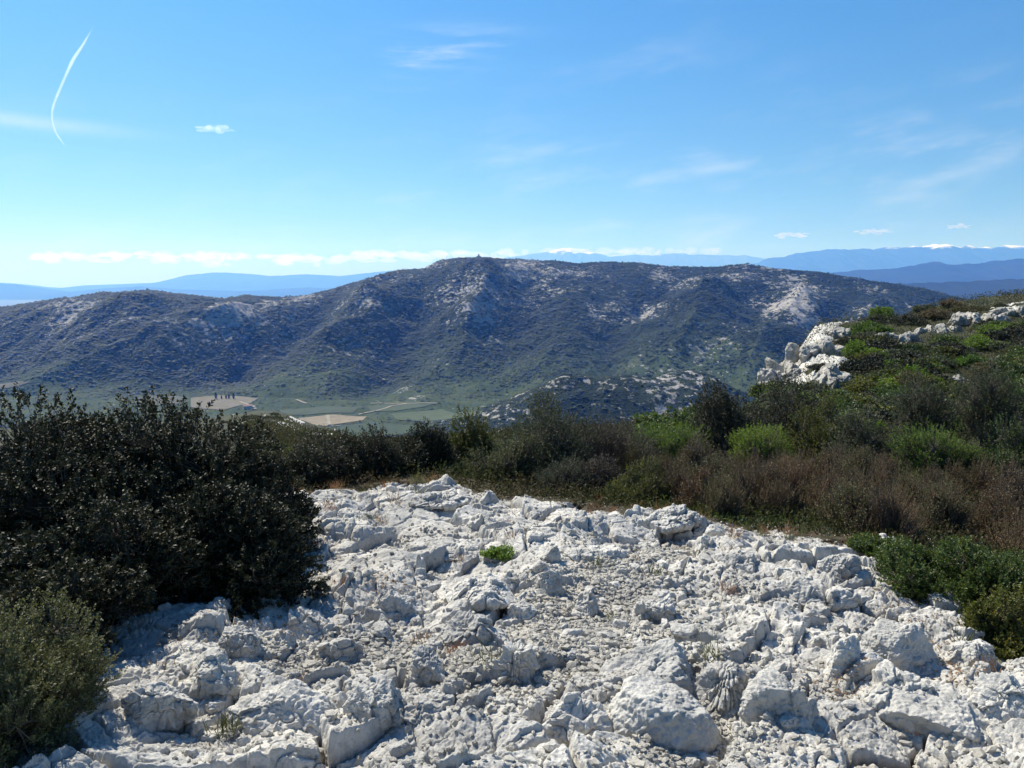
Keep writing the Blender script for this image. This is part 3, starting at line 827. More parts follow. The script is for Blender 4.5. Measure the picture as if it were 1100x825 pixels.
# bright sprout, grass tufts and dry litter on the rock
x, y = hit(537, 604)
fm, bm_ = shrub_meshes(701, .16, .11, .085, n_twig=210, per=12, leaf=.020, lw=.30, twig_len=.05, upright=.8, clusters=8, stem_r=.0012)
fm.materials.append(M_sprout); bm_.materials.append(M_sprout)
e = thing(link('green_sprout', None, None, None, (x, y, gz(x, y) - .005)), 'bright green leafy sprout growing alone in the middle of the pale rock', 'plant')
link('foliage', fm, parent=e); link('stems', bm_, parent=e)

def tuft(px, row, n_, L, m_, label):
    x, y = hit(px, row); g = np.random.default_rng(int(px))
    P = np.stack([g.normal(size=n_) * .03, g.normal(size=n_) * .03, np.full(n_, -.01)], 1)
    D = unit(np.stack([g.normal(size=n_) * .4, g.normal(size=n_) * .4, np.ones(n_)], 1)); U = unit(np.cross(D, g.normal(size=(n_, 3))))
    V, F, t = leaves(P, D, U, L * g.uniform(.5, 1.2, n_), np.full(n_, .0022), g.random(n_))
    thing(link('grass_tuft', mesh_from('grass_tuft', V, F, False, {'tint': t}), m_, None, (x, y, gz(x, y))), label, 'grass tuft')
tuft(243, 815, 60, .13, M_olive, 'thin yellowish grass tuft in a crack below the rounded block')
tuft(258, 782, 40, .08, M_olive, 'small grass tuft at the left foot of the rounded block')
tuft(745, 728, 30, .06, M_dryleaf, 'tiny dry grass tuft in the crack right of the big slab')

rg = np.random.default_rng(77); n = 0
while n < 95:
    y = rg.uniform(2.9, 8.4); s_ = rg.uniform(-.5, .66); x = s_ * y
    m_ = float(rock_mask(np.array([x]), np.array([y]))[0])
    if not (.03 < m_ < .97) and rg.random() > .03: continue
    k_ = 36; P = np.stack([rg.normal(size=k_) * .03, rg.normal(size=k_) * .03, np.full(k_, -.01)], 1)
    D = unit(np.stack([rg.normal(size=k_) * .5, rg.normal(size=k_) * .5, np.ones(k_)], 1)); U = unit(np.cross(D, rg.normal(size=(k_, 3))))
    V, F, t = leaves(P, D, U, rg.uniform(.06, .15) * rg.uniform(.5, 1.2, k_), np.full(k_, .0022), rg.random(k_))
    thing(link('grass_tuft', mesh_from('grass_tuft', V, F, False, {'tint': t}), M_dryleaf if n % 3 else M_olive, None, (x, y, gz(x, y))), 'thin dry grass tuft rooted at the edge of the bare limestone', 'grass tuft', 'grass tufts round the outcrop')
    n += 1

def make_litter(N=2400):
    cs = [(600, 552, .25), (780, 572, .25), (870, 582, .22), (400, 536, .22), (345, 600, .14), (1000, 672, .14), (300, 668, .15), (975, 655, .16), (1010, 705, .10), (420, 635, .10), (905, 745, .06), (1045, 718, .08)]
    P = []
    for px, row, r in cs:
        x, y = hit(px, row); P.append(np.stack([x + rng.normal(size=N // 12) * r, y + rng.normal(size=N // 12) * r], 1))
    P = np.concatenate(P); z = ground_h(P[:, 0], P[:, 1]); n_ = len(P)
    D = unit(np.stack([rng.normal(size=n_), rng.normal(size=n_), rng.normal(size=n_) * .25], 1)); U = unit(np.cross(D, rng.normal(size=(n_, 3)) * [1, 1, .2])); U[:, 2] = np.abs(U[:, 2])
    V, F, t = leaves(np.concatenate([P, (z + .006)[:, None]], 1), D, U, rng.uniform(.012, .03, n_), rng.uniform(.002, .006, n_), rng.random(n_))
    link('leaf_litter', mesh_from('leaf_litter', V, F, False, {'tint': t}), M_dryleaf, kind='stuff')
make_litter()

# ------------------------------------------------------------------ valley and the hill across it
SKY = [(-400, 350), (-100, 335), (0, 330), (60, 321), (110, 315), (160, 312), (200, 317), (240, 321), (265, 317), (300, 320), (330, 317), (370, 307), (410, 295),
       (430, 290), (455, 289), (470, 281), (490, 277.5), (515, 276.5), (540, 278), (590, 280), (620, 283), (650, 281.5), (690, 282.5), (720, 286.5), (745, 287), (770, 287),
       (800, 283.5), (830, 288), (850, 290), (880, 293), (920, 299), (960, 305), (1000, 312), (1040, 323), (1100, 337), (1200, 352), (1500, 380)]
SKC = sx([p[0] for p in SKY], 300); SKK = kz([p[1] for p in SKY])
VALLEY = -300.
def hill_ridge(s):
    """distance and height of the crest"""
    yr = np.interp(s, sx([-400, 0, 200, 300, 420, 520, 700, 800, 900, 1000, 1100, 1500], 300), [2900, 2900, 2950, 3100, 3400, 3600, 3600, 3350, 3150, 3000, 2900, 2700])
    return yr, np.interp(s, SKC, SKK) * yr
SPURS = [(sx(c, 340), w_, h_) for c, w_, h_ in (((10, 130, 245, 318), .105, 95), ((290, 345, 395, 432), .085, 80), ((462, 500, 522, 508), .070, 80), ((585, 600, 612, 645), .065, 70),
         ((715, 738, 765, 802), .075, 100), ((800, 822, 850, 885), .06, 75), ((-30, 55, 120, 165), .07, 65), ((900, 915, 930, 960), .05, 50))]
def terrain_h(x, y):
    s = x / y
    yr, zr = hill_ridge(s)
    yf = np.interp(s, sx([-400, 0, 250, 400, 520, 700, 900, 1100, 1500], 420), [1950, 2000, 2000, 1930, 1950, 2000, 1750, 1500, 1500])
    t = (y - yf) / (yr - yf)
    tt = np.clip(t, 0, 1)
    prof = tt * .72 + .28 * tt * tt * (3 - 2 * tt)
    prof = prof + .10 * np.sin(tt * np.pi * 2) * np.clip((s - .1) * 3, -.6, 1)   # terrace on the right half
    back = np.clip(t - 1, 0, 3)
    z = VALLEY + (zr - VALLEY) * (prof - .55 * back)
    # spurs and ravines run down the slope
    w = fbm2(x / 700., y / 700., 3, 133) * 240
    sp = ridge2((x + w) / 560., (y + w * .5) / 1700. + 3, 3, 120, .42) - .55
    sp2 = fbm2(x / 190., y / 300., 4, 140)
    env = np.sin(np.clip(tt, 0, 1) * np.pi) ** .7
    z = z + env * (110 * sp * sstep(1.0, .7, tt) + 30 * sp2 * sstep(1.02, .85, tt)) + 9 * fbm2(x / 60., y / 60., 3, 150) * sstep(.02, .2, tt) * (1 - .8 * sstep(.85, 1., tt))
    wob = .018 * fbm2(x / 330., y / 330., 3, 181)
    for cols, wd, hg in SPURS:
        q = np.abs(s + wob - np.interp(tt, [0, .3, .6, 1.], cols)) / (wd * (1.15 - .5 * tt))
        k_ = hg * .78 * env * sstep(.97, .55, tt) * (1 + .5 * fbm2(x / 260., y / 260., 3, 191))
        z = z + k_ * (np.clip(1 - q, 0, 1) ** 1.25 - .30 * np.exp(-((q - 1.25) / .45) ** 2))
    # rocky foothill in the middle distance
    kx = (x - 230) / 330.; ky = (y - 1480) / 190.
    z = z + 118 * np.exp(-np.maximum(kx * kx - .18, 0) * 1.6 - ky * ky) * (1 + .22 * fbm2(x / 120., y / 120., 4, 161))
    z = z + 3.5 * fbm2(x / 90., y / 90., 3, 171)
    z = np.maximum(z, VALLEY - 8 - 380 * sstep(4300, 7500, y))
    return z
BARE = [(545, .84, .045, .13, .40), (590, .80, .05, .12, .26), (855, .62, .045, .20, .42), (800, .86, .04, .12, .34), (905, .40, .05, .2, .36), (255, .62, .04, .16, .42), (215, .45, .05, .12, .22),
        (335, .90, .03, .10, .42), (100, .72, .06, .10, .24), (680, .82, .05, .10, .28), (470, .62, .05, .12, .18), (430, .86, .04, .1, .26), (500, .42, .06, .10, .20), (775, .22, .05, .05, .42), (700, .55, .05, .08, .20)]
BARE = [(float(sx(p, 340)), t, ws, wt, a) for p, t, ws, wt, a in BARE]
def slope_t(x, y):
    s = x / y; yr, _ = hill_ridge(s); return s, (y - 1930) / (yr - 1930)
def rocky(x, y):
    """share of bare limestone on the hill"""
    s, t = slope_t(x, y); t = np.clip(t, 0, 1.1)
    a = fbm2(x / 200., y / 330., 4, 211)
    st = np.sin((terrain_h(x, y) + 16 * fbm2(x / 150., y / 150., 2, 219)) / 8.) * .06
    up = sstep(.15, .6, t) * .20
    ws_ = .03 * fbm2(x / 160., y / 160., 3, 213); blob = 0
    for s0, t0, ws, wt, am in BARE: blob = blob + am * np.exp(-((s + ws_ - s0) / ws) ** 2 - ((t + ws_ * 3 - t0) / wt) ** 2)
    foot = .40 * np.exp(-(((x - 240) / 330.) ** 4 + ((y - 1440) / 140.) ** 2)) + .10 * np.exp(-(((x - 30) / 60.) ** 2 + ((y - 1440) / 80.) ** 2))
    return a * .60 + st + up + blob * .9 + foot - .10

def make_terrain():
    ys = np.concatenate([np.linspace(420, 1250, 70)[:-1], np.linspace(1250, 3900, 560)[:-1], np.geomspace(3900, 9000, 60)])
    ss = np.linspace(-1.25, 1.25, 900)
    Yg, Sg = np.meshgrid(ys, ss, indexing='ij'); X = (Yg * Sg).ravel(); Y = Yg.ravel()
    Z = terrain_h(X, Y)
    me = mesh_from('hill_terrain', np.stack([X, Y, Z], 1), grid_faces(len(ys), len(ss)), True, {'rocky': rocky(X, Y), 'apron': (1 - sstep(.10, .42, slope_t(X, Y)[1] + .12 * fbm2(X / 210., Y / 210., 3, 251))) * sstep(1500, 1650, Y)})
    m, nt, out = mat_new('hill_ground'); b = NB(nt)
    geo = b.n('ShaderNodeNewGeometry'); pos = geo.outputs['Position']
    n = b.noise(pos, .004, 5, .6); n2 = b.noise(pos, .06, 5, .7)
    mp = b.n('ShaderNodeMapping'); b.put(mp.inputs[0], pos); mp.inputs['Scale'].default_value = (1, .7, 2.4)
    n3 = b.noise(mp.outputs[0], .050, 6, .70)
    rk = b.math('ADD', b.math('MULTIPLY', b.attr('rocky'), .42), b.math('ADD', n3, -.5))
    veg = b.mix(b.ramp(n, .38, .62), (.011, .019, .010), (.020, .030, .013))
    nv = b.noise(pos, .011, 4, .6)
    veg = b.mix(b.math('MULTIPLY', b.attr('apron'), .9), veg, b.mix(b.ramp(nv, .4, .62), (.040, .060, .022), (.062, .078, .032)))
    col = b.mix(b.ramp(rk, .12, .18), veg, b.mix(b.ramp(n2, .35, .65), (.36, .34, .32), (.20, .19, .175)))
    p = b.n('ShaderNodeBsdfPrincipled', i_Base_Color=col, i_Roughness=.95)
    p.inputs['Specular IOR Level'].default_value = .1
    nt.links.new(b.bump(n2, .8, 6.), p.inputs['Normal'])
    nt.links.new(p.outputs[0], out.inputs[0])
    link('hill_terrain', me, m, kind='structure')
make_terrain()

FIELDS = [((395, 437), (440, 431), (470, 433), (452, 438), (425, 442), (398, 442), (.045, .062, .026)), ((300, 441), (345, 437), (386, 438), (380, 444), (330, 446), (304, 446), (.040, .055, .024)),
          ((420, 445), (475, 440), (520, 441), (515, 447), (470, 452), (425, 451), (.052, .070, .030)), ((150, 428), (180, 425), (200, 428), (196, 434), (170, 436), (150, 434), (.06, .062, .036)),
          ((318, 450), (352, 446), (394, 448), (390, 452), (350, 458), (326, 456), (.20, .165, .11)),
          ((205, 428), (235, 425), (278, 428), (268, 434), (238, 441), (205, 438), (.13, .115, .08)),
          ((-20, 418), (20, 410), (34, 411), (10, 417), (-10, 420), (-20, 420), (.10, .095, .07)),
          ((352, 462), (400, 453), (470, 455), (460, 462), (400, 470), (360, 468), (.030, .048, .020))]
def on_terrain(px, row, y0=900., y1=3600.):
    Y = np.linspace(y0, y1, 1400); X = Y * float(sx(px, row)); ok = np.nonzero(terrain_h(X, Y) >= kz(row) * Y)[0]
    y = float(Y[ok[0]]) if len(ok) else y1
    return y * float(sx(px, row)), y
def in_poly(x, y, P):
    c = np.zeros(x.shape, bool); j = len(P) - 1
    for i in range(len(P)):
        xi, yi = P[i]; xj, yj = P[j]
        c ^= ((yi > y) != (yj > y)) & (x < (xj - xi) * (y - yi) / (yj - yi + 1e-9) + xi); j = i
    return c
FPOLY = []
for f in FIELDS:
    P = [on_terrain(px, r) for px, r in f[:-1]]; FPOLY.append(P)
    A = np.array(P); c = A.mean(0)
    rings = [c + (A - c) * k for k in (.02, .35, .7, 1.)]
    # subdivide the outline
    V = []
    for rr in rings:
        for i in range(len(rr)):
            for t in np.linspace(0, 1, 8, endpoint=False): V.append(rr[i] * (1 - t) + rr[(i + 1) % len(rr)] * t)
    V = np.array(V); nn = len(A) * 8
    F = [[r * nn + i, r * nn + (i + 1) % nn, (r + 1) * nn + (i + 1) % nn, (r + 1) * nn + i] for r in range(3) for i in range(nn)]
    m_ = plain_mat('field_soil', tuple(v * .85 for v in f[-1]), tuple(v * 1.15 for v in f[-1]), .05)
    link('field', mesh_from('field', np.column_stack([V, terrain_h(V[:, 0], V[:, 1]) + 1.2]), np.array(F), True), m_, kind='structure')
TR_ = [[(352, 447), (354, 457)], [(385, 446), (420, 437), (438, 434)], [(398, 434), (430, 434), (470, 434)], [(399, 398), (406, 402), (414, 409)],
       [(258, 432), (275, 440)], [(318, 430), (330, 434)]]
M_track = plain_mat('track_dust', (.22, .19, .15), (.28, .25, .2), .1)
for tr in TR_:
    P = np.array([on_terrain(*p) for p in tr]); Q = []
    for i in range(len(P) - 1):
        for t in np.linspace(0, 1, 10): Q.append(P[i] * (1 - t) + P[i + 1] * t)
    Q = np.array(Q); d = np.gradient(Q, axis=0); d /= np.linalg.norm(d, axis=1)[:, None] + 1e-9
    nrm = np.stack([-d[:, 1], d[:, 0]], 1) * 3.2
    L_, R_ = Q + nrm, Q - nrm; V = np.concatenate([L_, R_]); k = len(Q)
    F = np.array([[i, i + 1, k + i + 1, k + i] for i in range(k - 1)])
    link('path', mesh_from('path', np.column_stack([V, terrain_h(V[:, 0], V[:, 1]) + 2.]), F, True), M_track, kind='structure')

def make_scrub(N=270000):
    """maquis of the far hill: one mass nobody could count"""
    D, F = ico(1)
    keepv = D[:, 2] > -.35; mp = -np.ones(len(D), int); mp[keepv] = np.arange(keepv.sum())
    D2 = D[keepv]; F2 = np.array([[mp[i] for i in f] for f in F if all(keepv[i] for i in f)])
    xs, ys = [], []; tot = 0
    while tot < N:
        s = rng.uniform(-.75, .78, 60000); y = np.sqrt(rng.uniform(1050 ** 2, 3680 ** 2, 60000)); x = s * y
        yr, _ = hill_ridge(s)
        k = y < yr + 60
        rk = rocky(x, y) + .30 * noise2(x / 14., y / 22., 5)
        k &= rng.random(60000) < np.clip(1 - .85 * sstep(-.1, .5, rk), .02, 1) * sstep(1000, 1500, y) * (.35 + .65 * sstep(-.22, .18, fbm2(x / 170., y / 260., 4, 230)))
        s_, t_ = slope_t(x, y)
        k &= rng.random(60000) < np.where(y < 1620, .45, .10 + .90 * sstep(-.02, .40, t_ + .22 * fbm2(x / 120., y / 120., 3, 255)))
        for P in FPOLY: k &= ~in_poly(x, y, P)
        xs.append(x[k]); ys.append(y[k]); tot += k.sum()
    x = np.concatenate(xs)[:N]; y = np.concatenate(ys)[:N]; n_ = len(x)
    z = terrain_h(x, y)
    r = np.clip(rng.lognormal(np.log(2.1), .48, n_), .9, 7.5) * (.75 + .25 * sstep(1400, 2400, y)); th = rng.random(n_) * 6.28
    jit = 1 + .22 * rng.normal(size=(n_, len(D2), 1))
    V = D2[None] * jit * np.stack([r * rng.uniform(.8, 1.4, n_), r * rng.uniform(.8, 1.4, n_), r * rng.uniform(.5, .95, n_)], 1)[:, None, :]
    V = V + np.stack([x, y, z + r * .15], 1)[:, None, :]
    FF = (F2[None] + (np.arange(n_) * len(D2))[:, None, None]).reshape(-1, 3)
    tint = np.clip(.35 + .5 * fbm2(x / 180., y / 180., 3, 240) + .45 * (1 - sstep(.05, .4, slope_t(x, y)[1])) + rng.normal(0, .2, n_), 0, 1)
    m, nt, out = mat_new('maquis'); b = NB(nt)
    t = b.attr('tint')
    col = b.mix(t, (.0080, .0150, .0078), (.021, .034, .013))
    geo = b.n('ShaderNodeNewGeometry'); nz = b.noise(geo.outputs['Position'], .9, 3, .7)
    p = b.n('ShaderNodeBsdfPrincipled', i_Base_Color=col, i_Roughness=.8, i_Normal=b.bump(nz, 1., 1.2))
    p.inputs['Specular IOR Level'].default_value = .2
    nt.links.new(p.outputs[0], out.inputs[0])
    link('scrub', mesh_from('scrub', V.reshape(-1, 3), FF, True, {'tint': np.repeat(tint, len(D2))}), m, kind='stuff')
make_scrub()

# summit station, mast, farm, cypresses
def box_mesh(name, parts):
    bm_ = bmesh.new()
    for (cx, cy, cz, dx, dy, dz) in parts:
        r = bmesh.ops.create_cube(bm_, size=1)
        for v in r['verts']: v.co = (v.co.x * dx + cx, v.co.y * dy + cy, v.co.z * dz + cz)
    me = bpy.data.meshes.new(name); bm_.to_mesh(me); bm_.free(); return me
M_wall = plain_mat('pale_render', (.5, .46, .40), (.6, .56, .5), .3)
M_concrete = plain_mat('grey_concrete', (.22, .22, .22), (.32, .31, .3), .3)
M_tile = plain_mat('roof_tile', (.33, .20, .14), (.42, .27, .19), .5)
M_dark = plain_mat('dark_opening', (.02, .02, .02), (.03, .03, .03), 1.)
def crest_pt(px):
    s = float(sx(px, 278)); yr, zr = hill_ridge(np.array([s])); y = float(yr[0]) - 4
    return s * y, y, float(terrain_h(np.array([s * y]), np.array([y]))[0])
x, y, z = crest_pt(514)
e = thing(link('watch_station', None, None, None, (x, y, z - 2)), 'small lookout building with a short tower on the summit of the far hill', 'building')
link('wall', box_mesh('wall', [(0, 0, 4, 16, 10, 8)]), M_concrete, e); link('tower', box_mesh('tower', [(1.5, 0, 12, 6, 6, 8.5)]), M_concrete, e)
link('roof', box_mesh('roof', [(0, 0, 8.3, 17, 11, .6)]), M_concrete, e); link('antenna', box_mesh('antenna', [(1.5, 0, 19.2, .7, .7, 6)]), M_concrete, e)
x, y, z = crest_pt(480)
thing(link('mast', box_mesh('mast', [(0, 0, 8, .9, .9, 20), (0, 0, 15, 3.2, .5, .5), (0, 0, 12, 2.4, .5, .5)]), M_concrete, None, (x, y, z - 1)), 'thin radio mast on the left shoulder of the far summit', 'mast')
x, y = on_terrain(266, 439); z = float(terrain_h(np.array([x]), np.array([y]))[0])
e = thing(link('farmhouse', None, None, None, (x, y, z - 1), .5), 'pale farmhouse with tiled roof beside the brown field in the valley', 'house')
link('wall', box_mesh('wall', [(0, 0, 3.5, 20, 11, 8), (13, 1, 2.5, 8, 8, 6)]), M_wall, e)
bm_ = bmesh.new()
vs = [bm_.verts.new(c) for c in ((-10.6, -6, 7.4), (10.6, -6, 7.4), (10.6, 6, 7.4), (-10.6, 6, 7.4), (-10.6, 0, 10.6), (10.6, 0, 10.6))]
for f in ((0, 1, 5, 4), (2, 3, 4, 5), (1, 2, 5), (3, 0, 4), (3, 2, 1, 0)): bm_.faces.new([vs[i] for i in f])
me = bpy.data.meshes.new('roof'); bm_.to_mesh(me); bm_.free(); link('roof', me, M_tile, e)
for wx in (-6, 0, 6): link('window', box_mesh('window', [(wx, -5.52, 4.5, 1.4, .12, 1.8)]), M_dark, e)
def cypress_mesh(seed):
    g = np.random.default_rng(seed); n_ = 420
    t = g.random(n_); a = g.random(n_) * 6.28; rr = np.sin(np.clip(t * 1.02 + .05, 0, 1) * np.pi) ** .6 * 1.7 * g.uniform(.6, 1.1, n_)
    P = np.stack([np.cos(a) * rr, np.sin(a) * rr, 1 + t * 11], 1); D = unit(np.stack([np.cos(a) * .5, np.sin(a) * .5, np.ones(n_)], 1)); U = unit(np.stack([np.cos(a), np.sin(a), -.4 * np.ones(n_)], 1))
    V, F, tt = leaves(P, D, U, np.full(n_, 1.6), np.full(n_, .55), g.random(n_)); return mesh_from('crown', V, F, False, {'tint': tt})
tk = box_mesh('trunk', [(0, 0, .8, .4, .4, 2.6)]); tk.materials.append(M_bark)
for i, px in enumerate((238, 243, 246, 251, 232)):
    x, y = on_terrain(px, 429); z = float(terrain_h(np.array([x]), np.array([y]))[0])
    e = thing(link('cypress', None, None, None, (x, y, z - .3)), 'dark slender tree in the short row beside the valley field', 'tree', 'trees beside the valley field')
    k = .8 + .15 * i; e.scale = (k, k, k)
    c_ = cypress_mesh(60 + i); c_.materials.append(M_kermes); link('crown', c_, parent=e); link('trunk', tk, parent=e)

# ------------------------------------------------------------------ far ranges
def far_mat(name, c1, c2, snow=None):
    m, nt, out = mat_new(name); b = NB(nt)
    geo = b.n('ShaderNodeNewGeometry'); pos = geo.outputs['Position']
    n = b.noise(pos, .0012, 6, .65)
    col = b.mix(b.ramp(n, .35, .65), c1, c2)
    if snow:
        sep = b.n('ShaderNodeSeparateXYZ'); b.put(sep.inputs[0], pos)
        hgt = b.math('ADD', sep.outputs['Z'], b.math('MULTIPLY_ADD', b.noise(pos, .0016, 6, .7), snow[1] * 2, -snow[1]))
        col = b.mix(b.ramp(hgt, snow[0], snow[0] + 120), col, (.85, .87, .9))
    p = b.n('ShaderNodeBsdfPrincipled', i_Base_Color=col, i_Roughness=.95)
    p.inputs['Specular IOR Level'].default_value = .05
    nt.links.new(p.outputs[0], out.inputs[0]); return m
LOW = -650.
def mountain(name, prof, Y, depth, mat, seed, rough=.16, nz=110, nx=500, jag=.016):
    C = sx([p[0] for p in prof], 290); K = kz([p[1] for p in prof])
    ss = np.linspace(C[0], C[-1], nx); kr = np.interp(ss, C, K)
    zr = kr * Y - LOW
    zr = zr * (1 + jag * 2.2 * fbm2(ss * 60, ss * 0 + seed, 5, seed, .6) )
    t = np.linspace(-1, 1, nz)
    T, S = np.meshgrid(t, ss, indexing='ij'); ZR = np.broadcast_to(zr, T.shape)
    y = Y + T * depth; x = S * Y + 0 * T
    w = 1 - np.abs(T)
    sp = ridge2(x / (depth * .38), y / (depth * .8), 5, seed, .55) - .6
    z = LOW - 20 + ZR * (w ** .85 * (1 + rough * 1.6 * sp * np.abs(T) * 2.2)) 
    link(name, mesh_from(name, np.stack([x, y, z], -1).reshape(-1, 3), grid_faces(nz, nx), True), mat, kind='structure')
M_far = far_mat('far_slopes', (.012, .017, .008), (.026, .03, .018))
M_snow = far_mat('snow_slopes', (.014, .019, .012), (.03, .034, .026), (1380, 300))
M_canigou = far_mat('high_snow_slopes', (.08, .085, .08), (.12, .12, .12), (1650, 520))
mountain('mountain_ridge', [(700, 345), (840, 318), (920, 306), (990, 301), (1040, 300), (1090, 297), (1150, 294), (1300, 300), (1500, 330)], 8500, 2600, M_far, 11)
mountain('mountain_ridge', [(820, 308), (880, 293), (920, 289), (960, 287), (985, 283), (1003, 279), (1020, 283), (1045, 282), (1075, 278), (1100, 276), (1160, 274), (1300, 285), (1450, 306)], 16000, 4200, M_far, 12)
mountain('mountain_range', [(700, 306), (800, 285), (826, 277), (860, 271), (890, 267), (930, 267), (950, 265), (985, 264), (1010, 261), (1030, 264), (1055, 265), (1080, 263), (1100, 263), (1150, 262), (1280, 270), (1450, 300)], 36000, 6500, M_snow, 13, jag=.03)
mountain('mountain_range', [(440, 304), (520, 284), (545, 276), (575, 272), (600, 267), (612, 265.5), (632, 270), (655, 275), (680, 273), (700, 274), (722, 271), (750, 273), (800, 274), (840, 280), (900, 304)], 52000, 5000, M_canigou, 14, jag=.02)
mountain('mountain_range', [(-300, 300), (-80, 303), (0, 303), (12, 304), (35, 311), (60, 311), (90, 306), (120, 305), (170, 303), (200, 295), (230, 292), (260, 293), (290, 296), (330, 294), (365, 296), (420, 290), (460, 302), (560, 306)], 42000, 6000, M_far, 15)
mountain('mountain_range', [(-300, 306), (-60, 302), (0, 304), (14, 304.5), (40, 311), (75, 313), (110, 309), (150, 307), (190, 310), (260, 312), (330, 308), (420, 312), (520, 320)], 30000, 4500, M_far, 16)
# the plain below, out to the horizon
m_ = far_mat('plain', (.09, .11, .08), (.15, .155, .12))
ys = np.geomspace(3000, 57000, 40); ss = np.linspace(-1.3, 1.3, 60); Yg, Sg = np.meshgrid(ys, ss, indexing='ij')
link('ground_plain', mesh_from('ground_plain', np.stack([Yg * Sg, Yg, VALLEY - 16 - 344 * sstep(3600, 7000, Yg)], -1).reshape(-1, 3), grid_faces(40, 60)), m_, kind='structure')

# ------------------------------------------------------------------ air
def make_haze():
    me = box_mesh('haze', [(0, 29000, 840, 160000, 60000, 3080)])
    m, nt, out = mat_new('haze_air'); b = NB(nt)
    p = b.n('ShaderNodeVolumePrincipled')
    p.inputs['Color'].default_value = (.12, .33, 1., 1); p.inputs['Density'].default_value = HAZE
    p.inputs['Anisotropy'].default_value = .25; p.inputs['Absorption Color'].default_value = (1, 1, 1, 1)
    nt.links.new(p.outputs[0], out.inputs['Volume'])
    m.cycles.homogeneous_volume = True
    link('haze', me, m, kind='stuff')
HAZE = 5.5e-5
make_haze()

# ------------------------------------------------------------------ sun and sky
SUN_EL, SUN_AZ = 47., -40.    # azimuth from the view direction, to the left
d = np.array([math.sin(R(SUN_AZ)) * math.cos(R(SUN_EL)), math.cos(R(SUN_AZ)) * math.cos(R(SUN_EL)), math.sin(R(SUN_EL))])
from mathutils import Vector
sun = bpy.data.lights.new('sun', 'SUN'); sun.energy = 5.0; sun.angle = R(.5); sun.color = (1, .97, .92)
so = bpy.data.objects.new('sun', sun); COL.objects.link(so)
so.rotation_euler = Vector(d).to_track_quat('Z', 'Y').to_euler()

w = bpy.data.worlds.new('World'); sc.world = w; w.use_nodes = True
nt = w.node_tree; nt.nodes.clear(); b = NB(nt)
out = nt.nodes.new('ShaderNodeOutputWorld'); bg = nt.nodes.new('ShaderNodeBackground')
sky = nt.nodes.new('ShaderNodeTexSky'); sky.sky_type = 'NISHITA'; sky.sun_disc = False
sky.sun_elevation = R(SUN_EL); sky.sun_rotation = R(SUN_AZ); sky.altitude = 500; sky.air_density = 1.0; sky.dust_density = .6; sky.ozone_density = 2.5
tc = b.n('ShaderNodeTexCoord'); sep = b.n('ShaderNodeSeparateXYZ'); b.put(sep.inputs[0], tc.outputs['Generated'])
X_, Y_, Z_ = sep.outputs
az = b.math('ARCTAN2', X_, Y_); el = b.math('ARCSINE', Z_)
def dirpx(px, row):
    u = (px - W0 / 2) / FPX; v = -(row - H0 / 2) / FPX
    D = np.array([u, CP + v * SP, -SP + v * CP]); D /= np.linalg.norm(D)
    return math.atan2(D[0], D[1]), math.asin(D[2])
def gauss(a0, e0, wa, we, rot=0.):
    da = b.math('SUBTRACT', az, a0); de = b.math('SUBTRACT', el, e0)
    c, s_ = math.cos(rot), math.sin(rot)
    p_ = b.math('ADD', b.math('MULTIPLY', da, c / wa), b.math('MULTIPLY', de, s_ / wa))
    q_ = b.math('ADD', b.math('MULTIPLY', da, -s_ / we), b.math('MULTIPLY', de, c / we))
    r2 = b.math('ADD', b.math('MULTIPLY', p_, p_), b.math('MULTIPLY', q_, q_))
    return b.math('EXPONENT', b.math('MULTIPLY', r2, -1.))
comb = b.n('ShaderNodeCombineXYZ'); b.put(comb.inputs[0], b.math('ADD', az, b.math('MULTIPLY', el, -1.6))); b.put(comb.inputs[1], b.math('MULTIPLY', el, 7.)); 
wisp = b.ramp(b.noise(comb.outputs[0], 5.5, 7, .62), .45, .8)
comb2 = b.n('ShaderNodeCombineXYZ'); b.put(comb2.inputs[0], b.math('ADD', az, b.math('MULTIPLY', el, 2.2))); b.put(comb2.inputs[1], b.math('ADD', b.math('MULTIPLY', el, 5.), b.math('MULTIPLY', az, -1.3)))
wisp2 = b.ramp(b.noise(comb2.outputs[0], 4.2, 6, .6), .46, .85)
g1 = gauss(*dirpx(452, 60), .085, .022, .15); g2 = gauss(*dirpx(15, 129), .10, .007, -.03); g3 = gauss(*dirpx(690, 205), .5, .06, .12); g4 = gauss(*dirpx(640, 110), .16, .05, .5)
g5 = gauss(*dirpx(1000, 165), .3, .04, .2)
fac = b.math('ADD', b.math('MULTIPLY', b.math('MULTIPLY', g1, wisp), .95), b.math('MULTIPLY', g2, .33))
fac = b.math('ADD', fac, b.math('MULTIPLY', b.math('MULTIPLY', g3, wisp2), .34))
fac = b.math('ADD', fac, b.math('MULTIPLY', b.math('MULTIPLY', b.math('ADD', g4, g5), wisp2), .22))
fac = b.math('ADD', fac, b.math('MULTIPLY', b.math('MULTIPLY', wisp2, b.ramp(el, .02, .34, 1., 0.)), .16), clamp=True)
tint = b.mix(b.ramp(el, 0., .40), (.38, .54, .60), (.27, .61, .82))
mul = b.n('ShaderNodeMix', data_type='RGBA', blend_type='MULTIPLY'); mul.inputs[0].default_value = 1.
b.put(mul.inputs[6], sky.outputs[0]); b.put(mul.inputs[7], tint)
col = b.mix(fac, mul.outputs[2], (6.2, 6.6, 6.9))
b.put(bg.inputs[0], col); bg.inputs[1].default_value = .10
nt.links.new(bg.outputs[0], out.inputs[0])

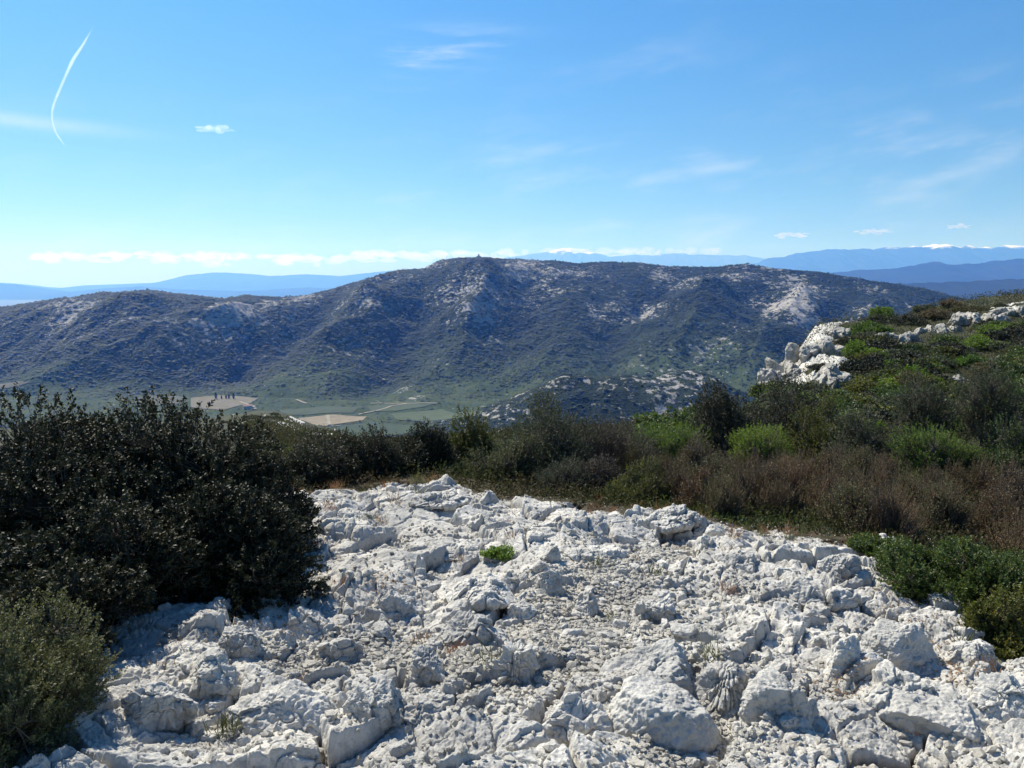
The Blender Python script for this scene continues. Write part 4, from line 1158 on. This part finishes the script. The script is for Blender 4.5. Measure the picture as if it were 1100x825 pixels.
# ------------------------------------------------------------------ clouds
def cloud_mat(name, dens, g_=.5):
    m, nt, out = mat_new(name); b = NB(nt)
    p = b.n('ShaderNodeVolumePrincipled'); p.inputs['Color'].default_value = (1, 1, 1, 1); p.inputs['Density'].default_value = dens
    p.inputs['Anisotropy'].default_value = g_; p.inputs['Absorption Color'].default_value = (1, 1, 1, 1)
    nt.links.new(p.outputs[0], out.inputs['Volume']); m.cycles.homogeneous_volume = True
    return m
def puffs(seed, items, sub=3):
    """items: centre and radii of each puff"""
    D, F = ico(sub); Vs = []; Fs = []; o = 0
    for i, (c, r) in enumerate(items):
        k = 1 + .35 * fbm3(D * 1.8 + seed * 3.1 + i * 7.7, 4, seed)
        Vs.append(D * k[:, None] * np.array(r) + np.array(c)); Fs.append(F + o); o += len(D)
    return np.concatenate(Vs), np.concatenate(Fs)
def ray_pt(px, row, Y):
    u = (px - W0 / 2) / FPX; v = -(row - H0 / 2) / FPX; q = Y / (CP + v * SP)
    return np.array([u * q, Y, (-SP + v * CP) * q])
def cloud(px, row, w, h, Y, label, seed, dens):
    c = ray_pt(px, row, Y); hw = w / 2 / FPX * Y; hh = h / 2 / FPX * Y; g = np.random.default_rng(seed); it = []
    for k in range(22):
        t = g.uniform(-1, 1)
        it.append(((t * hw * .85, g.normal() * hw * .2, g.normal() * hh * .28 + hh * .2 * (1 - abs(t))), (hw * g.uniform(.10, .28), hw * .25, hh * g.uniform(.25, .85) * (1 - .6 * abs(t)))))
    V, F = puffs(seed, it)
    thing(link('cloud', mesh_from('cloud', V, F, True), cloud_mat('cloud_vapour', dens / hh), None, tuple(c)), label, 'cloud')
cloud(232, 139, 42, 8, 30000, 'small bright white cloud alone in the blue left sky', 1, .16)
cloud(850, 253, 36, 8, 64000, 'small white cloud above the left end of the snowy range', 2, .7)
cloud(940, 249, 40, 7, 64000, 'flat faint cloud in the middle of three above the snowy range', 3, .4)
cloud(1030, 244, 28, 6, 64000, 'tiny cloud rightmost of three above the snowy range', 4, .5)
it = []; g = np.random.default_rng(9)
for k in range(230):
    px = g.uniform(35, 770); top = 271 - 6 * math.sin(px / 90.) * .3 - (4 if px > 380 else 0)
    if 545 < px < 640 and g.random() < .4: continue
    row = top + abs(g.normal()) * 4 + 3; c = ray_pt(px, row, g.uniform(62000, 70000))
    it.append((tuple(c), (g.uniform(250, 1000), 700, g.uniform(80, 400))))
V, F = puffs(31, it, 2)
link('cloud_bank', mesh_from('cloud_bank', V, F, True), cloud_mat('bank_vapour', .00045), kind='stuff')
# contrail
P = [(101, 27), (95, 38), (88, 50), (79, 63), (72, 78), (66, 92), (60, 106), (56, 118), (56, 130), (60, 143), (65, 150), (70, 157)]
Pw = [5.5, 5.2, 5, 4.6, 3.6, 3.0, 2.6, 2.4, 2.2, 2.0, 1.6, 1.1]
ctr = np.array([ray_pt(px, r, 22000 - 300 * i) for i, (px, r) in enumerate(P)])
tt = np.linspace(0, len(P) - 1, 90)
cx = np.stack([np.interp(tt, np.arange(len(P)), ctr[:, k]) for k in range(3)], 1)
for _ in range(6): cx[1:-1] = (cx[:-2] + 2 * cx[1:-1] + cx[2:]) / 4
cw = np.interp(tt, np.arange(len(P)), Pw) / 2 / FPX * 16500 * (1 + .22 * noise2(tt * 1.7, tt * 0 + 3.3, 4)) * sstep(0, 4, tt + .4)
cw = cw * sstep(len(P) - .6, len(P) - 3, tt) ** .3 + 3
tg = unit(np.gradient(cx, axis=0)); e1 = unit(np.cross(tg, np.tile([0, 1., 0], (90, 1)))); e2 = np.cross(tg, e1)
V = np.stack([cx + (e1 * math.cos(a) + e2 * math.sin(a)) * cw[:, None] for a in np.linspace(0, 2 * np.pi, 12, endpoint=False)], 1).reshape(-1, 3)
F = np.array([[i * 12 + k, i * 12 + (k + 1) % 12, (i + 1) * 12 + (k + 1) % 12, (i + 1) * 12 + k] for i in range(89) for k in range(12)])
thing(link('contrail', mesh_from('contrail', V, F, True), cloud_mat('contrail_vapour', .0042), None), 'thin curved white vapour trail high in the upper left sky', 'vapour trail')

# ------------------------------------------------------------------ camera and render settings
cam = bpy.data.cameras.new('camera'); co = bpy.data.objects.new('camera', cam); COL.objects.link(co)
cam.sensor_width = 36; cam.lens = 36 * FPX / W0; cam.clip_start = .05; cam.clip_end = 300000
co.location = (0, 0, 0); co.rotation_euler = (math.pi / 2 - PITCH, 0, 0)
sc.camera = co
sc.view_settings.view_transform = 'Standard'; sc.view_settings.look = 'None'; sc.view_settings.exposure = .60; sc.view_settings.gamma = 1
sc.view_settings.use_curve_mapping = False
sc.cycles.max_bounces = 8; sc.cycles.diffuse_bounces = 3; sc.cycles.glossy_bounces = 2; sc.cycles.transmission_bounces = 3
sc.cycles.volume_bounces = 6; sc.cycles.transparent_max_bounces = 8
sc.cycles.use_denoising = True
sc.cycles.caustics_reflective = False; sc.cycles.caustics_refractive = False
